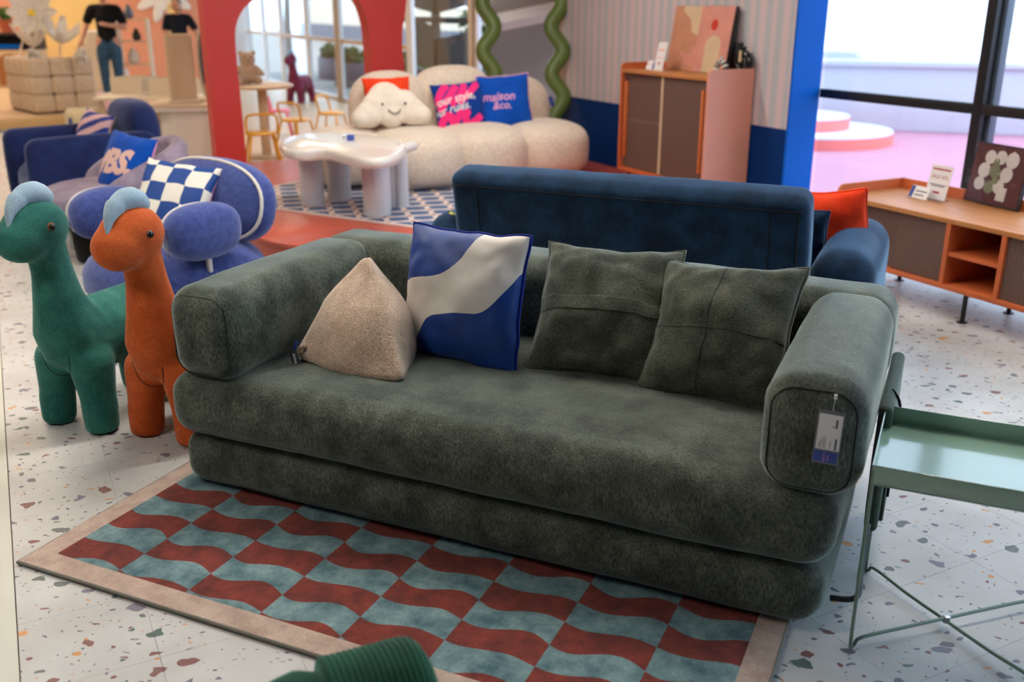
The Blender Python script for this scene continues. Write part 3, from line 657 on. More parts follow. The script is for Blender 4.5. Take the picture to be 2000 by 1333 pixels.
# padded side panel hanging at the end of the sofa, with its strap and steel hook
sp_ = G().soft((SL+.006, .36, .13), (SL+.042, .84, .50), .016, .002, .003, .05).obj('side_panel', 'flap', sf, 'all')
box('pocket', (SL+.040, .40, .15), (SL+.052, .62, .36), 'flap', sp_, .005)
G().tube(curve([(SL+.03, .5, .5), (SL+.055, .46, .47), (SL+.056, .43, .36), (SL+.055, .42, .22)], 5), .004, 6).obj('strap', 'black_cloth', sf, 'all')
G().tube(curve([(SL+.02, .28, .20), (SL+.022, .20, .10), (SL+.02, .14, .06), (SL-.04, .12, .055)], 6), .008, 8).obj('hook', 'black_metal', sf, 'all')

def place(p, loc, rot): p.location = loc; p.rotation_euler = tuple(rad(q) for q in rot)
# blue and white wave cushion
r_ = thing('scatter_cushion', 'satin cushion with a white wave on royal blue and blue piping', 'cushion'); place(r_, (-.158, 3.022, .608), (-14, -1, -32))
p = Pillow(.455, .44, .17, 3, .06, .012); p.body('cover', ['wave_cloth', 'blue_satin'], r_); p.piping('piping_blue', r_, .0055)
r_ = thing('scatter_cushion', 'dark green woven cushion with a stitched band across its front', 'cushion'); place(r_, (.292, 2.955, .578), (-40, 0, -18))
p = Pillow(.45, .47, .19, 11, .11, .016); p.body('cover', 'pillow_green', r_); p.piping('pillow_green', r_, .0065)
g = G(); rows = []
for i in range(33):
    u = -.97+1.94*i/32; rows.append([p.P(u, v)+Vector((0, -o_, 0)) for v, o_ in ((-.14, .0), (-.14, .0028), (-.13, .003), (.05, .003), (.06, .0028), (.06, .0))])
g.grid(rows); g.obj('band', 'pillow_green', r_, 'all')
r_ = thing('scatter_cushion', 'dark green woven cushion with quartered patch seams tucked against the sofa arm', 'cushion'); place(r_, (.622, 2.765, .572), (-38, -4, -29))
p = Pillow(.45, .46, .19, 23, .11, .016); p.body('cover', 'pillow_green', r_); p.piping('pillow_green', r_, .0065)
for pts in ([(-1, -.08), (-.3, -.09), (.3, -.11), (1, -.13)], [(-.02, 1), (-.04, .3), (-.08, -.4), (-.1, -1)]):
    G().tube([p.P(max(-.98, min(.98, u)), max(-.98, min(.98, v)))+Vector((0, .0006, 0)) for u, v, _ in [tuple(q) for q in curve([(a, b, 0) for a, b in pts], 10)]], .0017, 5).obj('patch_seam', 'seam', r_, 'all')

# beige pyramid cushion
r_ = thing('pyramid_cushion', 'beige teddy fleece pyramid cushion leaning in the sofa corner', 'cushion', (0, 0, 0))
A = Vector(SW(.432, .46, .742)); B = Vector(SW(.262, .255, .420)); Cc = Vector(SW(.700, .205, .418)); D = Vector(SW(.50, .62, .42))
def tetra(vs, n=20, infl=.036, rnd=.06):
    bm = bmesh.new(); cen = sum(vs, Vector())/4; cache = {}
    def P(w):
        key = tuple(round(q, 4) for q in w)
        if key not in cache:
            p = sum((v*k for v, k in zip(vs, w)), Vector()); z = sorted(w); nn = (p-cen)
            k3 = 27*z[1]*z[2]*z[3]; mx = max(w)
            p = p + nn.normalized()*infl*min(1, k3)*1.1 + nn.normalized()*(.012*z[2]*4)
            if mx > .93: p = p.lerp(cen, (mx-.93)*1.2)
            p += nn.normalized()*.004*noise.noise(p*9); cache[key] = bm.verts.new(p)
        return cache[key]
    for f in ((0, 1, 2), (0, 2, 3), (0, 3, 1), (1, 3, 2)):
        for i in range(n):
            for j in range(n-i):
                def w(a, b):
                    q = [0, 0, 0, 0]; q[f[0]] = 1-(a+b)/n; q[f[1]] = a/n; q[f[2]] = b/n; return q
                bm.faces.new([P(w(i, j)), P(w(i+1, j)), P(w(i, j+1))])
                if j < n-i-1: bm.faces.new([P(w(i+1, j)), P(w(i+1, j+1)), P(w(i, j+1))])
    bmesh.ops.recalc_face_normals(bm, faces=bm.faces[:]); return bm
bm = tetra([A, B, Cc, D]); me = bpy.data.meshes.new('cover'); bm.to_mesh(me); bm.free(); newobj('cover', me, r_, 'teddy')
sm = G().tube([A.lerp(Cc, q/10)+Vector((-.004, -.006, 0)) for q in range(1, 9)], .0012, 5); sm.obj('seam', 'teddy', r_, 'all')
G().tube(curve([SW(.305, .268, .462), SW(.292, .25, .452), SW(.285, .243, .437)], 4), [.007, .011, .008, .009, .007, .006, .006, .005, .005], 8).obj('gathered_end', 'teddy', r_, 'all')
dtag = (SW(1, 0)-SW(0, 0)); cpos = Vector((0, 0, CAMH))
def flat(name, c, w, h, mat_, par, tilt=0, yaw=SROT, thick=.0012):
    m_ = Matrix.Translation(c) @ Matrix.Rotation(yaw, 4, 'Z') @ Matrix.Rotation(tilt, 4, 'Y')
    return G().box((-w/2, -thick, -h/2), (w/2, 0, h/2), m_).obj(name, mat_, par)
flat('blue_loop', SW(.288, .236, .470), .011, .036, 'tag_blue', r_, rad(24))
ct = flat('care_label', SW(.286, .231, .424), .030, .052, 'care_tag', r_, rad(-10)); flat('print', SW(.286, .2295, .425), .009, .036, 'paper', ct, rad(-10))

# price tag on the right arm
pt = thing('price_tag', 'clear sleeved price tag with white and blue card hanging on the sofa arm', 'tag', SW(1.957, -.016, .567), SROT, rot=(0, rad(1.5), SROT))
def fb2(name, x0, x1, z0, z1, y, mat_, par): return box(name, (x0, y-.0006, z0), (x1, y, z1), mat_, par)
fb2('sleeve', -.029, .029, -.066, .066, 0, 'tag_grey', pt); c_ = fb2('white_card', -.025, .027, -.030, .058, -.001, 'paper', pt); bl = fb2('blue_card', -.027, .026, -.062, -.035, -.001, 'tag_blue', pt)
g = G()
for x, z0, z1, w in ((-.018, -.026, -.012, .0012), (-.014, -.026, -.004, .0012), (-.009, -.026, .004, .001), (-.005, -.026, .0, .001), (.006, -.026, -.008, .0012), (.018, -.028, .0, .004), (.015, .026, .047, .004), (.009, .026, .032, .002)): g.box((x-w/2, -.0022, z0), (x+w/2, -.0018, z1))
g.obj('print', 'ink', c_)
me = text_mesh('maison\n&co.', .0085)
for v in me.vertices: x, y, _ = v.co; v.co = (-y, -.0022, x-.0485)
newobj('print', me, bl, 'ink_pink')
box('barb', (.0, .002, .095), (.006, .006, .105), 'paper', pt); G().tube([(.003, .003, .1), (.002, .001, .066)], .0006, 5).obj('thread', 'paper', pt)

# mint tray table
tt = thing('tray_table', 'mint green metal tray table on folded wire legs beside the sofa', 'side table', SW(2.272, .215), SROT)
TX, TY, TZ0, TZ1 = .215, .195, .452, .502
tr_ = box('tray', (-TX, -TY, TZ0), (TX, TY, TZ0+.004), 'mint', tt)
for nm, lo, hi in (('rim', (-TX, -TY, TZ0), (TX, -TY+.003, TZ1)), ('rim', (-TX, TY-.003, TZ0), (TX, TY, TZ1)), ('rim', (TX-.003, -TY, TZ0), (TX, TY, TZ1))): box(nm, lo, hi, 'mint', tt, .001)
g = G()
for lo, hi in (((-TX, -TY, TZ0), (-TX+.003, -.06, TZ1)), ((-TX, .06, TZ0), (-TX+.003, TY, TZ1)), ((-TX, -.06, TZ0), (-TX+.003, .06, TZ0+.016)), ((-TX, -.06, TZ1-.008), (-TX+.003, .06, TZ1))): g.box(lo, hi)
g.obj('handle_rim', 'mint', tt)
for s1, s2 in ((-1, -1), (1, 1), (-1, 1), (1, -1)):
    fx, fy = s1*(TX-.004), s2*(TY-.004); zc = .028 if s1 == s2 else .020
    G().tube(curve([(fx, fy, TZ0+.04), (fx, fy, .25), (fx, fy, .03), (fx*.985, fy*.985, .006), (fx*.96, fy*.96, .010), (fx*.88, fy*.88, .026), (fx*.45, fy*.45, zc), (0, 0, zc)], 7), .0046, 8).obj('leg', 'wire_green', tt, 'all')
G().cyl((0, 0, .016), (0, 0, .034), .010, n=14, bev=.002).obj('pivot', 'steel', tt)

# corduroy roll in the very foreground
cp = thing('corduroy_roll', 'dark green corduroy bolster with ribbed rings in front of the rug', 'bolster', (0, 0, 0))
p0 = at(636, 1305, .44); p1 = at(838, 1252, .44); p0.z = .312; p1.z = .312; ax = (p1-p0).normalized(); Lr = (p1-p0).length; P, Rr = [], []
R0 = .122
for i in range(121):
    f = i/120; s_ = f*Lr*1.06; e_ = max(0, (f-.72)/.28); rr = R0*sqrt(max(.02, 1-e_**3)) + .0035*abs(sin(s_/.0105*pi/1.0))*(1 if f < .97 else 0) - .002
    P.append(p0+ax*s_); Rr.append(rr)
G().tube(P, Rr, 40).obj('ribbed_sleeve', 'corduroy', cp, 'all')
q0 = p0-ax*.22-Vector((0, 0, .03)); P = [q0+(p0-q0)*(i/20)*1.0+ax*.012*(i == 20) for i in range(21)]
G().tube(P, [.116*sqrt(max(.05, 1-((1-i/20)*1.0)**2.4)) if i < 18 else .116-.004*(i-17)**1.5 for i in range(21)], 40).obj('smooth_end', 'corduroy', cp, 'all')
G().cyl(((p0+p1)/2)*Vector((1, 1, 0)), ((p0+p1)/2)-Vector((0, 0, .1)), .085, .075, 28, .01).obj('base', 'corduroy', cp, 'all')

# plush dinosaurs
def dino(loc, rz, mat_, lab, scale=1, tail=True, crest='dino_crest', sit=False):
    d_ = thing('dinosaur_stool', lab, 'plush stool', loc, rz)
    g = G()
    for sx in (-1, 1):
        g.cyl((sx*.110, -.005, 0), (sx*.106, 0, .13), .062, .066, 24, .014); g.spheres([(sx*.106, 0, .12, .064), (sx*.085, .01, .26, .085)])
        g.cyl((sx*.110, .40, 0), (sx*.106, .39, .13), .062, .066, 24, .014); g.spheres([(sx*.106, .39, .12, .064), (sx*.085, .37, .26, .085)])
    g.spheres([(0, .03, .345, .135), (0, .18, .335, .150), (0, .36, .335, .150)]); g.spheres([(0, .40, .34, .12), (0, .52, .27, .075), (0, .62, .21, .03)])
    g.spheres([(0, .01, .38, .128), (0, -.015, .48, .094), (0, -.025, .60, .074), (0, -.04, .72, .070)])
    g.ell((0, -.065, .775), (.094, .118, .100)); g.ell((0, -.125, .745), (.086, .098, .084))
    g.box((-.166, -.06, -.001), (.166, .46, .0)) if False else None
    body = g.remesh('body', mat_, d_, .011, 12)
    bv = BVHTree.FromPolygons([v.co for v in body.data.vertices], [p.vertices for p in body.data.polygons])
    G().tube(curve([(0, .0, .852), (0, -.045, .888), (0, -.105, .884), (.008, -.158, .848), (.022, -.190, .792)], 6), [.018]+[.030+.012*sin(pi*min(1, i/13)) for i in range(1, 14)]+[.036-.0032*i for i in range(1, 12)], 14).obj('crest', crest, d_, 'all')
    for sx in (-1, 1):
        g = G().ell((sx*.0905, -.075, .785), (.012, .013, .013)); e_ = g.obj('eye', 'black_ceramic', d_, 'all'); G().lathe([(.0125, -.001), (.0155, .0), (.0155, .003), (.0125, .004)], 20, Matrix.Translation((sx*.087, -.075, .785)) @ Matrix.Rotation(sx*pi/2, 4, 'Y')).obj('eye_ring', 'clay', e_, 'all')
        hit = [bv.ray_cast(Vector((x, -.6, z)), Vector((0, 1, 0)))[0] for x, z, _ in curve([(sx*.068, .31, 0), (sx*.058, .25, 0), (sx*.035, .215, 0), (sx*.012, .200, 0)], 6)]; hit = [h for h in hit if h]
        if len(hit) > 2: G().tube(hit, .0018, 5).obj('leg_seam', 'seam', d_, 'all')
    G().box((0, -.001, -.05), (.045, .001, .05), Matrix.Translation((.035, .040, .73)) @ Matrix.Rotation(rad(-28), 4, 'Z')).obj('swing_tag', 'tag_film', d_)
    d_.scale = (scale,)*3; return d_
dino((-1.622, 3.372, 0), SROT, 'dino_green', 'teal green plush dinosaur stool with a pale blue crest beside its orange twin')
dino((-1.248, 3.262, 0), SROT, 'dino_orange', 'orange plush dinosaur stool with a pale blue crest beside the green sofa')

# ------------------------------------------------------------------ navy velvet sofa seen from behind
bs = thing('velvet_sofa', 'navy blue velvet sofa with rolled arms standing back to back with the green sofa', 'sofa', SW(0, 0), SROT)
BX0, BX1, BY = .115, 1.655, 1.70
lean = Matrix.Translation((0, BY, .36)) @ Matrix.Rotation(rad(12), 4, 'X') @ Matrix.Translation((0, -BY, -.36))
bk = G().soft((BX0, BY, .16), (BX1, BY+.17, .815), .05, .008, .004, .06, lean, 3).obj('backrest', 'blue_velvet', bs, 'all')
for pts in ([(BX0+.02, BY-.004, .765), (BX1-.02, BY-.004, .765)], [(BX0+.14, BY-.007, .76), (BX0+.14, BY-.007, .2)], [(BX1-.14, BY-.007, .76), (BX1-.14, BY-.007, .2)], [(BX1-.035, BY-.002, .76), (BX1-.035, BY-.002, .2)]):
    G().tube([Vector(pts[0]).lerp(Vector(pts[1]), i/20)-Vector((0, .004*(1-abs(2*i/20-1)), 0)) for i in range(21)], .0028, 5, m=lean).obj('seam', 'black_cloth', bk, 'all')
G().soft((BX0-.02, BY+.1, .05), (BX1+.02, BY+.92, .30), .03, 0, 0, .1).obj('frame', 'blue_velvet', bs, 'all')
G().soft((BX0, BY+.2, .29), (BX1, BY+.95, .38), .06, .012, .004, .06).obj('seat_cushion', 'blue_velvet', bs, 'all')
for x0, x1 in ((-.115, BX0+.0), (BX1, 1.91)):
    G().soft((x0, BY+.06, .06), (x1, BY+.93, .575), .112, .006, .004, .05).obj('armrest', 'blue_velvet', bs, 'all')
for x in (-.02, 1.82):
    for y in (BY+.14, BY+.86): G().cyl((x, y, 0), (x, y, .08), .018, .022, 12).obj('leg', 'black_metal', bs)
def pil(x, y, z, rot, lab, mats, w=.44, h=.44, t=.16, seed=1, pipe=None, group=None, **k):
    r_ = thing('scatter_cushion', lab, 'cushion', group=group); place(r_, (x, y, z), rot); p = Pillow(w, h, t, seed, **k); p.body('cover', mats, r_)
    if pipe: p.piping(pipe, r_)
    return r_, p
c = SW(1.62, BY+.64, .545); pil(c.x, c.y, c.z, (-16, 8, 150), 'bright orange velvet cushion leaning inside the navy velvet sofa', 'orange_velvet', .44, .38, .16, 31, 'orange_velvet')
c = SW(1.50, BY+.46, .52); pil(c.x, c.y, c.z, (-14, 0, 155), 'small navy velvet cushion beside the orange cushion', 'blue_velvet', .36, .32, .12, 37, 'blue_velvet')
lf = thing('leaf_sprig', 'small yellow green leaf sprig lying on the navy velvet sofa arm', 'leaf', SW(.05, BY+.10, .578), SROT)
for k in range(3): G().box((-.05+.02*k, -.004, .0), (.03+.02*k, .012, .004), Matrix.Rotation(.5*k-.4, 4, 'Z')@Matrix.Rotation(.2, 4, 'Y')).obj('leaflet', 'stamen' if k == 1 else 'leaf', lf)
# ------------------------------------------------------------------ red platform group
rt = thing('lattice_rug', 'blue and white lattice rug with rust dots on the red platform', 'rug', (-.54-1.95*.864, 6.118+1.95*.503, PZ+.001), rad(-30.2))
G().box((0, 0, 0), (1.95, 1.45, .009)).obj('pile', 'rug_lattice', rt)
ct_ = thing('coffee_table', 'glossy white pebble shaped coffee table with five stout round legs', 'table', (-1.13, 6.87, PZ+.01))
zt = .60
out = [at(x, y, zt) for x, y in ((546, 283), (566, 270), (615, 264), (680, 264), (735, 268), (782, 276), (795, 290), (782, 305), (752, 314), (712, 315), (672, 306), (635, 297), (592, 299), (560, 296))]
oc = curve([(p.x+1.13, p.y-6.87, 0) for p in out], 6, True); ctr = sum(oc, Vector())/len(oc)
g = G(); rows = []
for k, z in ((.90, -.045), (.965, -.038), (.995, -.018), (1.0, .0), (.99, .016), (.965, .026), (.93, .030)): rows.append([(ctr.x+(p.x-ctr.x)*k, ctr.y+(p.y-ctr.y)*k, zt-PZ-.01+z-.01) for p in oc])
vv = g.grid(rows, False, True); g.bm.faces.new(list(reversed(vv[0]))); g.bm.faces.new(vv[-1]); g.obj('table_top', 'white_gloss', ct_)
for x, y, r in ((-1.427, 6.926, .085), (-.917, 6.567, .095), (-1.271, 7.14, .085), (-.846, 6.89, .085), (-.79, 6.86, .06)):
    G().cyl((x+1.13, y-6.87, 0), (x+1.13, y-6.87, zt-PZ-.055), r, n=28, bev=.006).obj('leg', 'white_leg', ct_)
a_, b_ = at(778, 292, zt-.01), at(815, 284, zt+.0); G().tube([Vector((a_.x+1.13, a_.y-6.87, zt-PZ-.02)).lerp(Vector((b_.x+1.13, b_.y-6.87, zt-PZ-.005)), i/8) for i in range(9)], [.035]*7+[.03, .014], 16).obj('stub', 'white_gloss', ct_, 'all')
def standcard(loc, rz, w, h, lab, lean=12, foot=True, lines=(), base='paper', text=None):
    r_ = thing('price_card', lab, 'sign', loc, rz); m_ = Matrix.Rotation(rad(-lean), 4, 'X')
    c_ = G().box((-w/2, -.0015, .004), (w/2, .0015, h), m_).obj('card', base, r_)
    if foot: G().box((-w/2, -.03, 0), (w/2, .045, .004)).box((-w/2, -.034, .0), (w/2, -.03, .012)).obj('holder', 'plastic_film', r_)
    else: G().box((-w/2, 0, 0), (w/2, .02, .004)).obj('holder', base, r_)
    if text:
        me = text_mesh(text[0], .030)
        for v in me.vertices: v.co = m_ @ Vector((v.co.x*.95, -.0019, text[1]*h+v.co.y))
        newobj('lettering', me, c_, 'ink_red')
    for z, hh, x0, x1, mt in lines: G().box((x0*w/2, -.0022, z*h-hh/2), (x1*w/2, -.0016, z*h+hh/2), m_).obj('print', mt, c_)
    return r_
pc = at(680, 281, zt); standcard((pc.x, pc.y, zt+.012), rad(8), .09, .062, 'small dark blue and white price card on the pebble coffee table', 35, False, ((.5, .05, -.2, .98, 'tag_blue'), (.6, .012, -.9, -.3, 'ink'), (.3, .006, -.9, -.3, 'ink')))

cs = thing('cloud_sofa', 'cream boucle sofa made of puffy cloud lobes on the red platform', 'sofa', RW(-1.6, .05, PZ+.004), RROT)
for x, rx, yc, ry in ((-.83, .31, .10, .30), (-.33, .36, -.12, .44), (.23, .36, -.12, .44), (.80, .36, -.12, .44)):
    G().ell((x, yc, .235), (rx, ry, .225), (.62, .75), 36, 22).obj('seat_lobe', 'boucle', cs, 'all')
G().soft((-.66, -.45, .012), (1.06, .5, .18), .08, 0, 0, .1).obj('base', 'boucle', cs, 'all')
for x, z, rx, rz in ((-.36, .52, .34, .34), (.20, .54, .38, .35), (.76, .45, .36, .34)):
    G().ell((x, .32, z), (rx, .20, rz), (.75, .8), 36, 22).obj('back_lobe', 'boucle', cs, 'all')
q = onB(1074, 199, .19); ql = Vector((toR(q)[0]+1.6, .115, q.z-PZ)); G().box((-.016, -.003, -.045), (.016, .003, .045), Matrix.Translation(ql) @ Matrix.Rotation(rad(-24), 4, 'Y')).obj('label', 'tag_blue', cs)
# cushions on it
q = onB(986, 200, .0); r_, p = pil(q.x, q.y, q.z, (-16, -3, 12), 'royal blue cushion with pink lettering and pink back on the cream cloud sofa', ['print_blue', 'print_pink'], .44, .45, .15, 41)
p.text('lettering', 'maison', .098, -.26, .16, 'print_pink', r_, shear=.22, bold=.0012, sx=1.0); p.text('lettering', '&co.', .088, -.16, -.16, 'print_pink', r_, shear=.22, bold=.0012); p.piping('print_pink', r_, .006)
q = onB(897, 208, .06); r_, p = pil(q.x, q.y, q.z, (-22, -4, 18), 'navy cushion with hot pink brush strokes and white slogan on the cream cloud sofa', ['print_navy', 'print_navy'], .43, .40, .13, 43)
hp = .030
p.ribbon('brush_stroke', [([(-.98, .05), (-.7, .55), (-.35, .92)], hp), ([(-.9, -.2), (-.45, .3), (.0, .88)], hp), ([(-.4, -.02), (.05, .42), (.32, .9)], hp*.9), ([(-.1, .05), (.35, .4), (.85, .86)], hp), ([(-.95, -.95), (-.72, -.5), (-.5, -.45), (-.3, -.9)], hp*1.15), ([(-.4, -.9), (-.1, -.4), (.05, -.3)], hp), ([(.25, -.25), (.1, -.6), (.2, -.86), (.5, -.72), (.78, -.5)], hp)], 'print_hot', r_)
p.text('lettering', 'your style,', .098, -.22, .25, 'paper', r_, .004, .25, .14, .001, .9); p.text('lettering', 'our rules.', .094, -.38, -.16, 'paper', r_, .004, .25, .14, .001, .9)
q = onB(758, 190, .14); pil(q.x, q.y, q.z-.02, (-14, 0, 27), 'bright orange cushion behind the smiling cloud cushion', 'orange_velvet', .40, .36, .12, 47)
q = onB(762, 207, .0); cl = thing('cloud_cushion', 'cream cloud shaped cushion with a stitched smiling face', 'cushion', (q.x, q.y, q.z), 0, rot=(rad(-18), 0, rad(20)))
g = G()
for x, z, r in ((-.17, -.06, .11), (.17, -.05, .115), (-.03, .05, .145), (.12, .03, .10), (-.11, .01, .11), (0, -.08, .10), (.24, -.08, .085), (-.24, -.09, .08)): g.ell((x, 0, z), (r, .075, r*.95), nu=20, nv=12)
g.remesh('body', 'cloud_cloth', cl, .014, 8)
for x in (-.075, .105): G().ell((x, -.068, .0), (.011, .008, .011), nu=12, nv=8).obj('eye', 'ink', cl, 'all')
G().tube(curve([(-.035, -.072, -.045), (-.01, -.078, -.07), (.015, -.08, -.078), (.04, -.078, -.07), (.065, -.072, -.045)], 5), .0045, 6).obj('smile', 'ink', cl, 'all')

# wavy mirror
mr = thing('wavy_mirror', 'tall standing mirror in a wavy olive green frame behind the cloud sofa', 'mirror', RW(-.50, .74, PZ+.005), 0, rot=(rad(-14.5), 0, rad(5)))
def edge_x(z, k=0): return .315 + k + .055*cos(2*pi*(z-1.42)/.43)
zz = [.03+1.80*i/90 for i in range(91)]
g = G()
rows = []
loop = [Vector((edge_x(z), 0, z)) for z in zz] + [Vector((edge_x(zz[-1])*cos(t_*pi/12), 0, zz[-1]+.12*sin(t_*pi/12))) for t_ in range(1, 12)] + [Vector((-edge_x(z), 0, z)) for z in reversed(zz)] + [Vector((x/10*edge_x(zz[0]), 0, zz[0])) for x in range(-9, 10)]
G().tube(loop, .070, 12, True, Matrix.Diagonal((1, .8, 1, 1))).obj('frame', 'mirror_green', mr, 'all')
g = G(); vs = [g.bm.verts.new((p.x, -.01, p.z)) for p in loop]; g.bm.faces.new(vs); g.obj('glass', 'mirror', mr, False)
g = G(); vs = [g.bm.verts.new((p.x, .012, p.z)) for p in loop]; g.bm.faces.new(vs); g.obj('backing', 'wood_inner', mr, False)

# red arch panel
ar = thing('red_arch', 'tall red painted panel with wavy arched openings', 'arch', RW(0, 1.45, 0), RROT)
def AZ(x, y): p = onB(x, y, 1.45); return (toR(p)[0], p.z)
li = [AZ(*q) for q in ((483, 326), (476, 250), (469, 180), (463, 120), (460, 60), (473, 22), (500, -4))]; li[0] = (li[0][0], .001)
ri = [AZ(*q) for q in ((697, -4), (716, 40), (723, 90), (726, 150), (728, 205))]; ri.append((ri[-1][0]+.01, PZ+.002))
ro = [AZ(*q) for q in ((803, -20), (792, 25), (786, 65), (787, 105), (790, 140))]; ro.append((ro[-1][0], PZ+.002))
L1 = curve([(a, z, 0) for a, z in li] + [((li[-1][0]+ri[0][0])/2-.15, 1.80, 0), ((li[-1][0]+ri[0][0])/2+.2, 1.80, 0)] + [(a, z, 0) for a, z in ri], 5)
L2 = curve([(a, z, 0) for a, z in reversed(ro)] + [(-.95, 1.95, 0), (-.5, 1.98, 0), (-.2, 1.7, 0), (-.12, 1.2, 0), (-.14, .7, 0), (-.12, PZ+.002, 0)], 5)
poly = [(-3.17, .001), (-3.17, 2.6), (-.03, 2.6), (-.03, PZ+.002)] + [(p.x, p.y) for p in reversed(L2)] + [(p.x, p.y) for p in reversed(L1)]
G().prism([q for q in poly], 0, .2, Matrix.Rotation(pi/2, 4, 'X') @ Matrix.Translation((0, 0, -.2))).obj('panel', 'red_panel', ar)

# tall cabinet
cb_ = thing('tall_cabinet', 'terracotta sideboard cabinet with fluted glass sliding doors against the striped wall', 'cabinet', RW(-.22, -1.24, PZ), RROT)
def sidepanel(par, y0, y1, x0, x1, z0, z1, mat_, nm='side_panel', r=.04):
    pr = [(x1, z0), (x1, z1)] + [(x0+r-r*sin(t_*pi/12), z1-r+r*cos(t_*pi/12)) for t_ in range(7)] + [(x0, z0)]
    return G().prism([(x, z) for x, z in reversed(pr)], y0, y1, Matrix(((1, 0, 0, 0), (0, 0, 1, 0), (0, 1, 0, 0), (0, 0, 0, 1)))).obj(nm, mat_, par)
sidepanel(cb_, -.55, -.53, -.2, .2, .11, .94, 'salmon'); sidepanel(cb_, .53, .55, -.2, .2, .11, .94, 'terracotta')
box('top', (-.2, -.53, .865), (.2, .53, .89), 'wood_top', cb_, .002); box('bottom', (-.2, -.53, .11), (.2, .53, .135), 'terracotta', cb_); box('back_panel', (.185, -.53, .11), (.2, .53, .94), 'terracotta', cb_); box('shelf', (-.16, -.53, .50), (.18, .53, .518), 'sand', cb_)
for y0, y1, x, hy in ((-.53, .015, -.178, -.49), (-.015, .53, -.165, .49)):
    dr = box('door', (x, y0, .14), (x+.006, y1, .86), 'fluted', cb_); ey = y1 if y0 < -.1 else y0
    box('edge_strip', (x-.002, ey-.014, .14), (x+.008, ey+.014, .86), 'sand', dr); box('handle', (x-.024, hy-.012, .22), (x-.0, hy+.012, .80), 'wood_rim', dr, .003)
for x in (-.15, .15):
    for y in (-.45, .45): G().cyl((x, y, 0), (x, y, .11), .012, n=10).obj('leg', 'black_metal', cb_)
CT = PZ+.891
def lean_art(nm, lab, a, b, w, h, lean, paint, frame='white_paint'):
    r_ = thing(nm, lab, 'picture', RW(a, b, CT), 0, rot=(rad(-lean), 0, RROT-pi/2)); box('panel', (-w/2, -.012, 0), (w/2, .022, h), 'dark_box', r_)
    for poly, mt, k in paint:
        G().prism([(x*w/2, z*h) for x, z in poly], .012+.0008*k, .0128+.0008*k, Matrix.Rotation(pi/2, 4, 'X')).obj('print', mt, r_)
    return r_
sq = [(-1, 0), (1, 0), (1, 1), (-1, 1)]
cir = lambda cx, cz, rx, rz: [(cx+rx*cos(t_*pi/12), cz+rz*sin(t_*pi/12)) for t_ in range(24)]
lean_art('canvas_print', 'abstract canvas print of tan and cream shapes on the tall cabinet', -.10, -1.05, .38, .47, 9, [(sq, 'art_tan', 0), ([(1, 1), (-.4, 1), (-.45, .92), (-.2, .86), (.1, .8), (.2, .7), (.3, .6), (.6, .56), (1, .48)], 'art_cream', 1), ([(.9, .5), (.4, .25), (-.3, .3), (.1, .1), (1, .04)], 'art_pink', 1)])
lean_art('canvas_print', 'canvas print of a red sun over a cream arch on the tall cabinet', -.12, -1.40, .38, .47, 9, [(sq, 'art_pink', 0), (cir(-.05, .72, .2, .085), 'art_red', 1), ([(-.4, 0), (.5, 0), (.5, .42), (.42, .5), (.25, .55), (.05, .565), (-.15, .55), (-.32, .5), (-.4, .42)], 'art_cream', 1)])
standcard(RW(-.28, -.99, CT), RROT-pi/2, .11, .21, 'tall white sale card standing on the tall cabinet', 12, False, ((.72, .02, -.7, .7, 'print_blush'), (.45, .008, -.8, .8, 'print_blush'), (.25, .02, -.3, .3, 'art_pink')))
standcard(RW(-.28, -.88, CT), RROT-pi/2, .10, .07, 'small white and navy price card on the tall cabinet', 20, False, ((.5, .06, .55, .98, 'tag_blue'), (.6, .006, -.8, .3, 'print_blush')))
def vase(nm, lab, loc, prof, mt, n=24): t_ = thing(nm, lab, 'vase', loc); G().lathe(prof, n).obj('body', mt, t_); return t_
vase('vase', 'slim dark grey cylinder vase behind the ring vase on the tall cabinet', RW(-.02, -1.60, CT), [(.03, 0), (.033, .01), (.033, .22), (.029, .22), (.029, .02)], 'dark_ceramic')
rv = thing('ring_vase', 'black ring shaped vase with a paper tag on the tall cabinet', 'vase', RW(-.06, -1.71, CT), RROT-pi/2)
G().tube([(.062*cos(t_*pi/16), 0, .085+.062*sin(t_*pi/16)) for t_ in range(32)], .026, 12, True).obj('ring', 'black_ceramic', rv, 'all'); G().lathe([(.03, 0), (.032, .004), (.02, .012)], 18).obj('foot', 'black_ceramic', rv); G().lathe([(.016, .165), (.014, .18), (.02, .195)], 16).obj('neck', 'black_ceramic', rv); box('paper_tag', (-.014, -.034, .09), (.014, -.032, .17), 'sand', rv)
sv = thing('striped_vase', 'black and white striped arch vase on the tall cabinet', 'vase', RW(-.20, -1.64, CT), RROT-pi/2)
P = [(-.05, 0, .0), (-.05, 0, .03)] + [(-.05*cos(t_*pi/10), 0, .04+.05*sin(t_*pi/10)) for t_ in range(1, 10)] + [(.05, 0, .03), (.05, 0, .0)]
for k in range(len(P)-1): G().tube([P[k], P[k+1]], .022, 10).obj('stripe', 'white_gloss' if k % 2 else 'dark_ceramic', sv, 'all')
G().lathe([(.012, .108), (.010, .12), (.014, .13)], 12).obj('neck', 'white_gloss', sv)

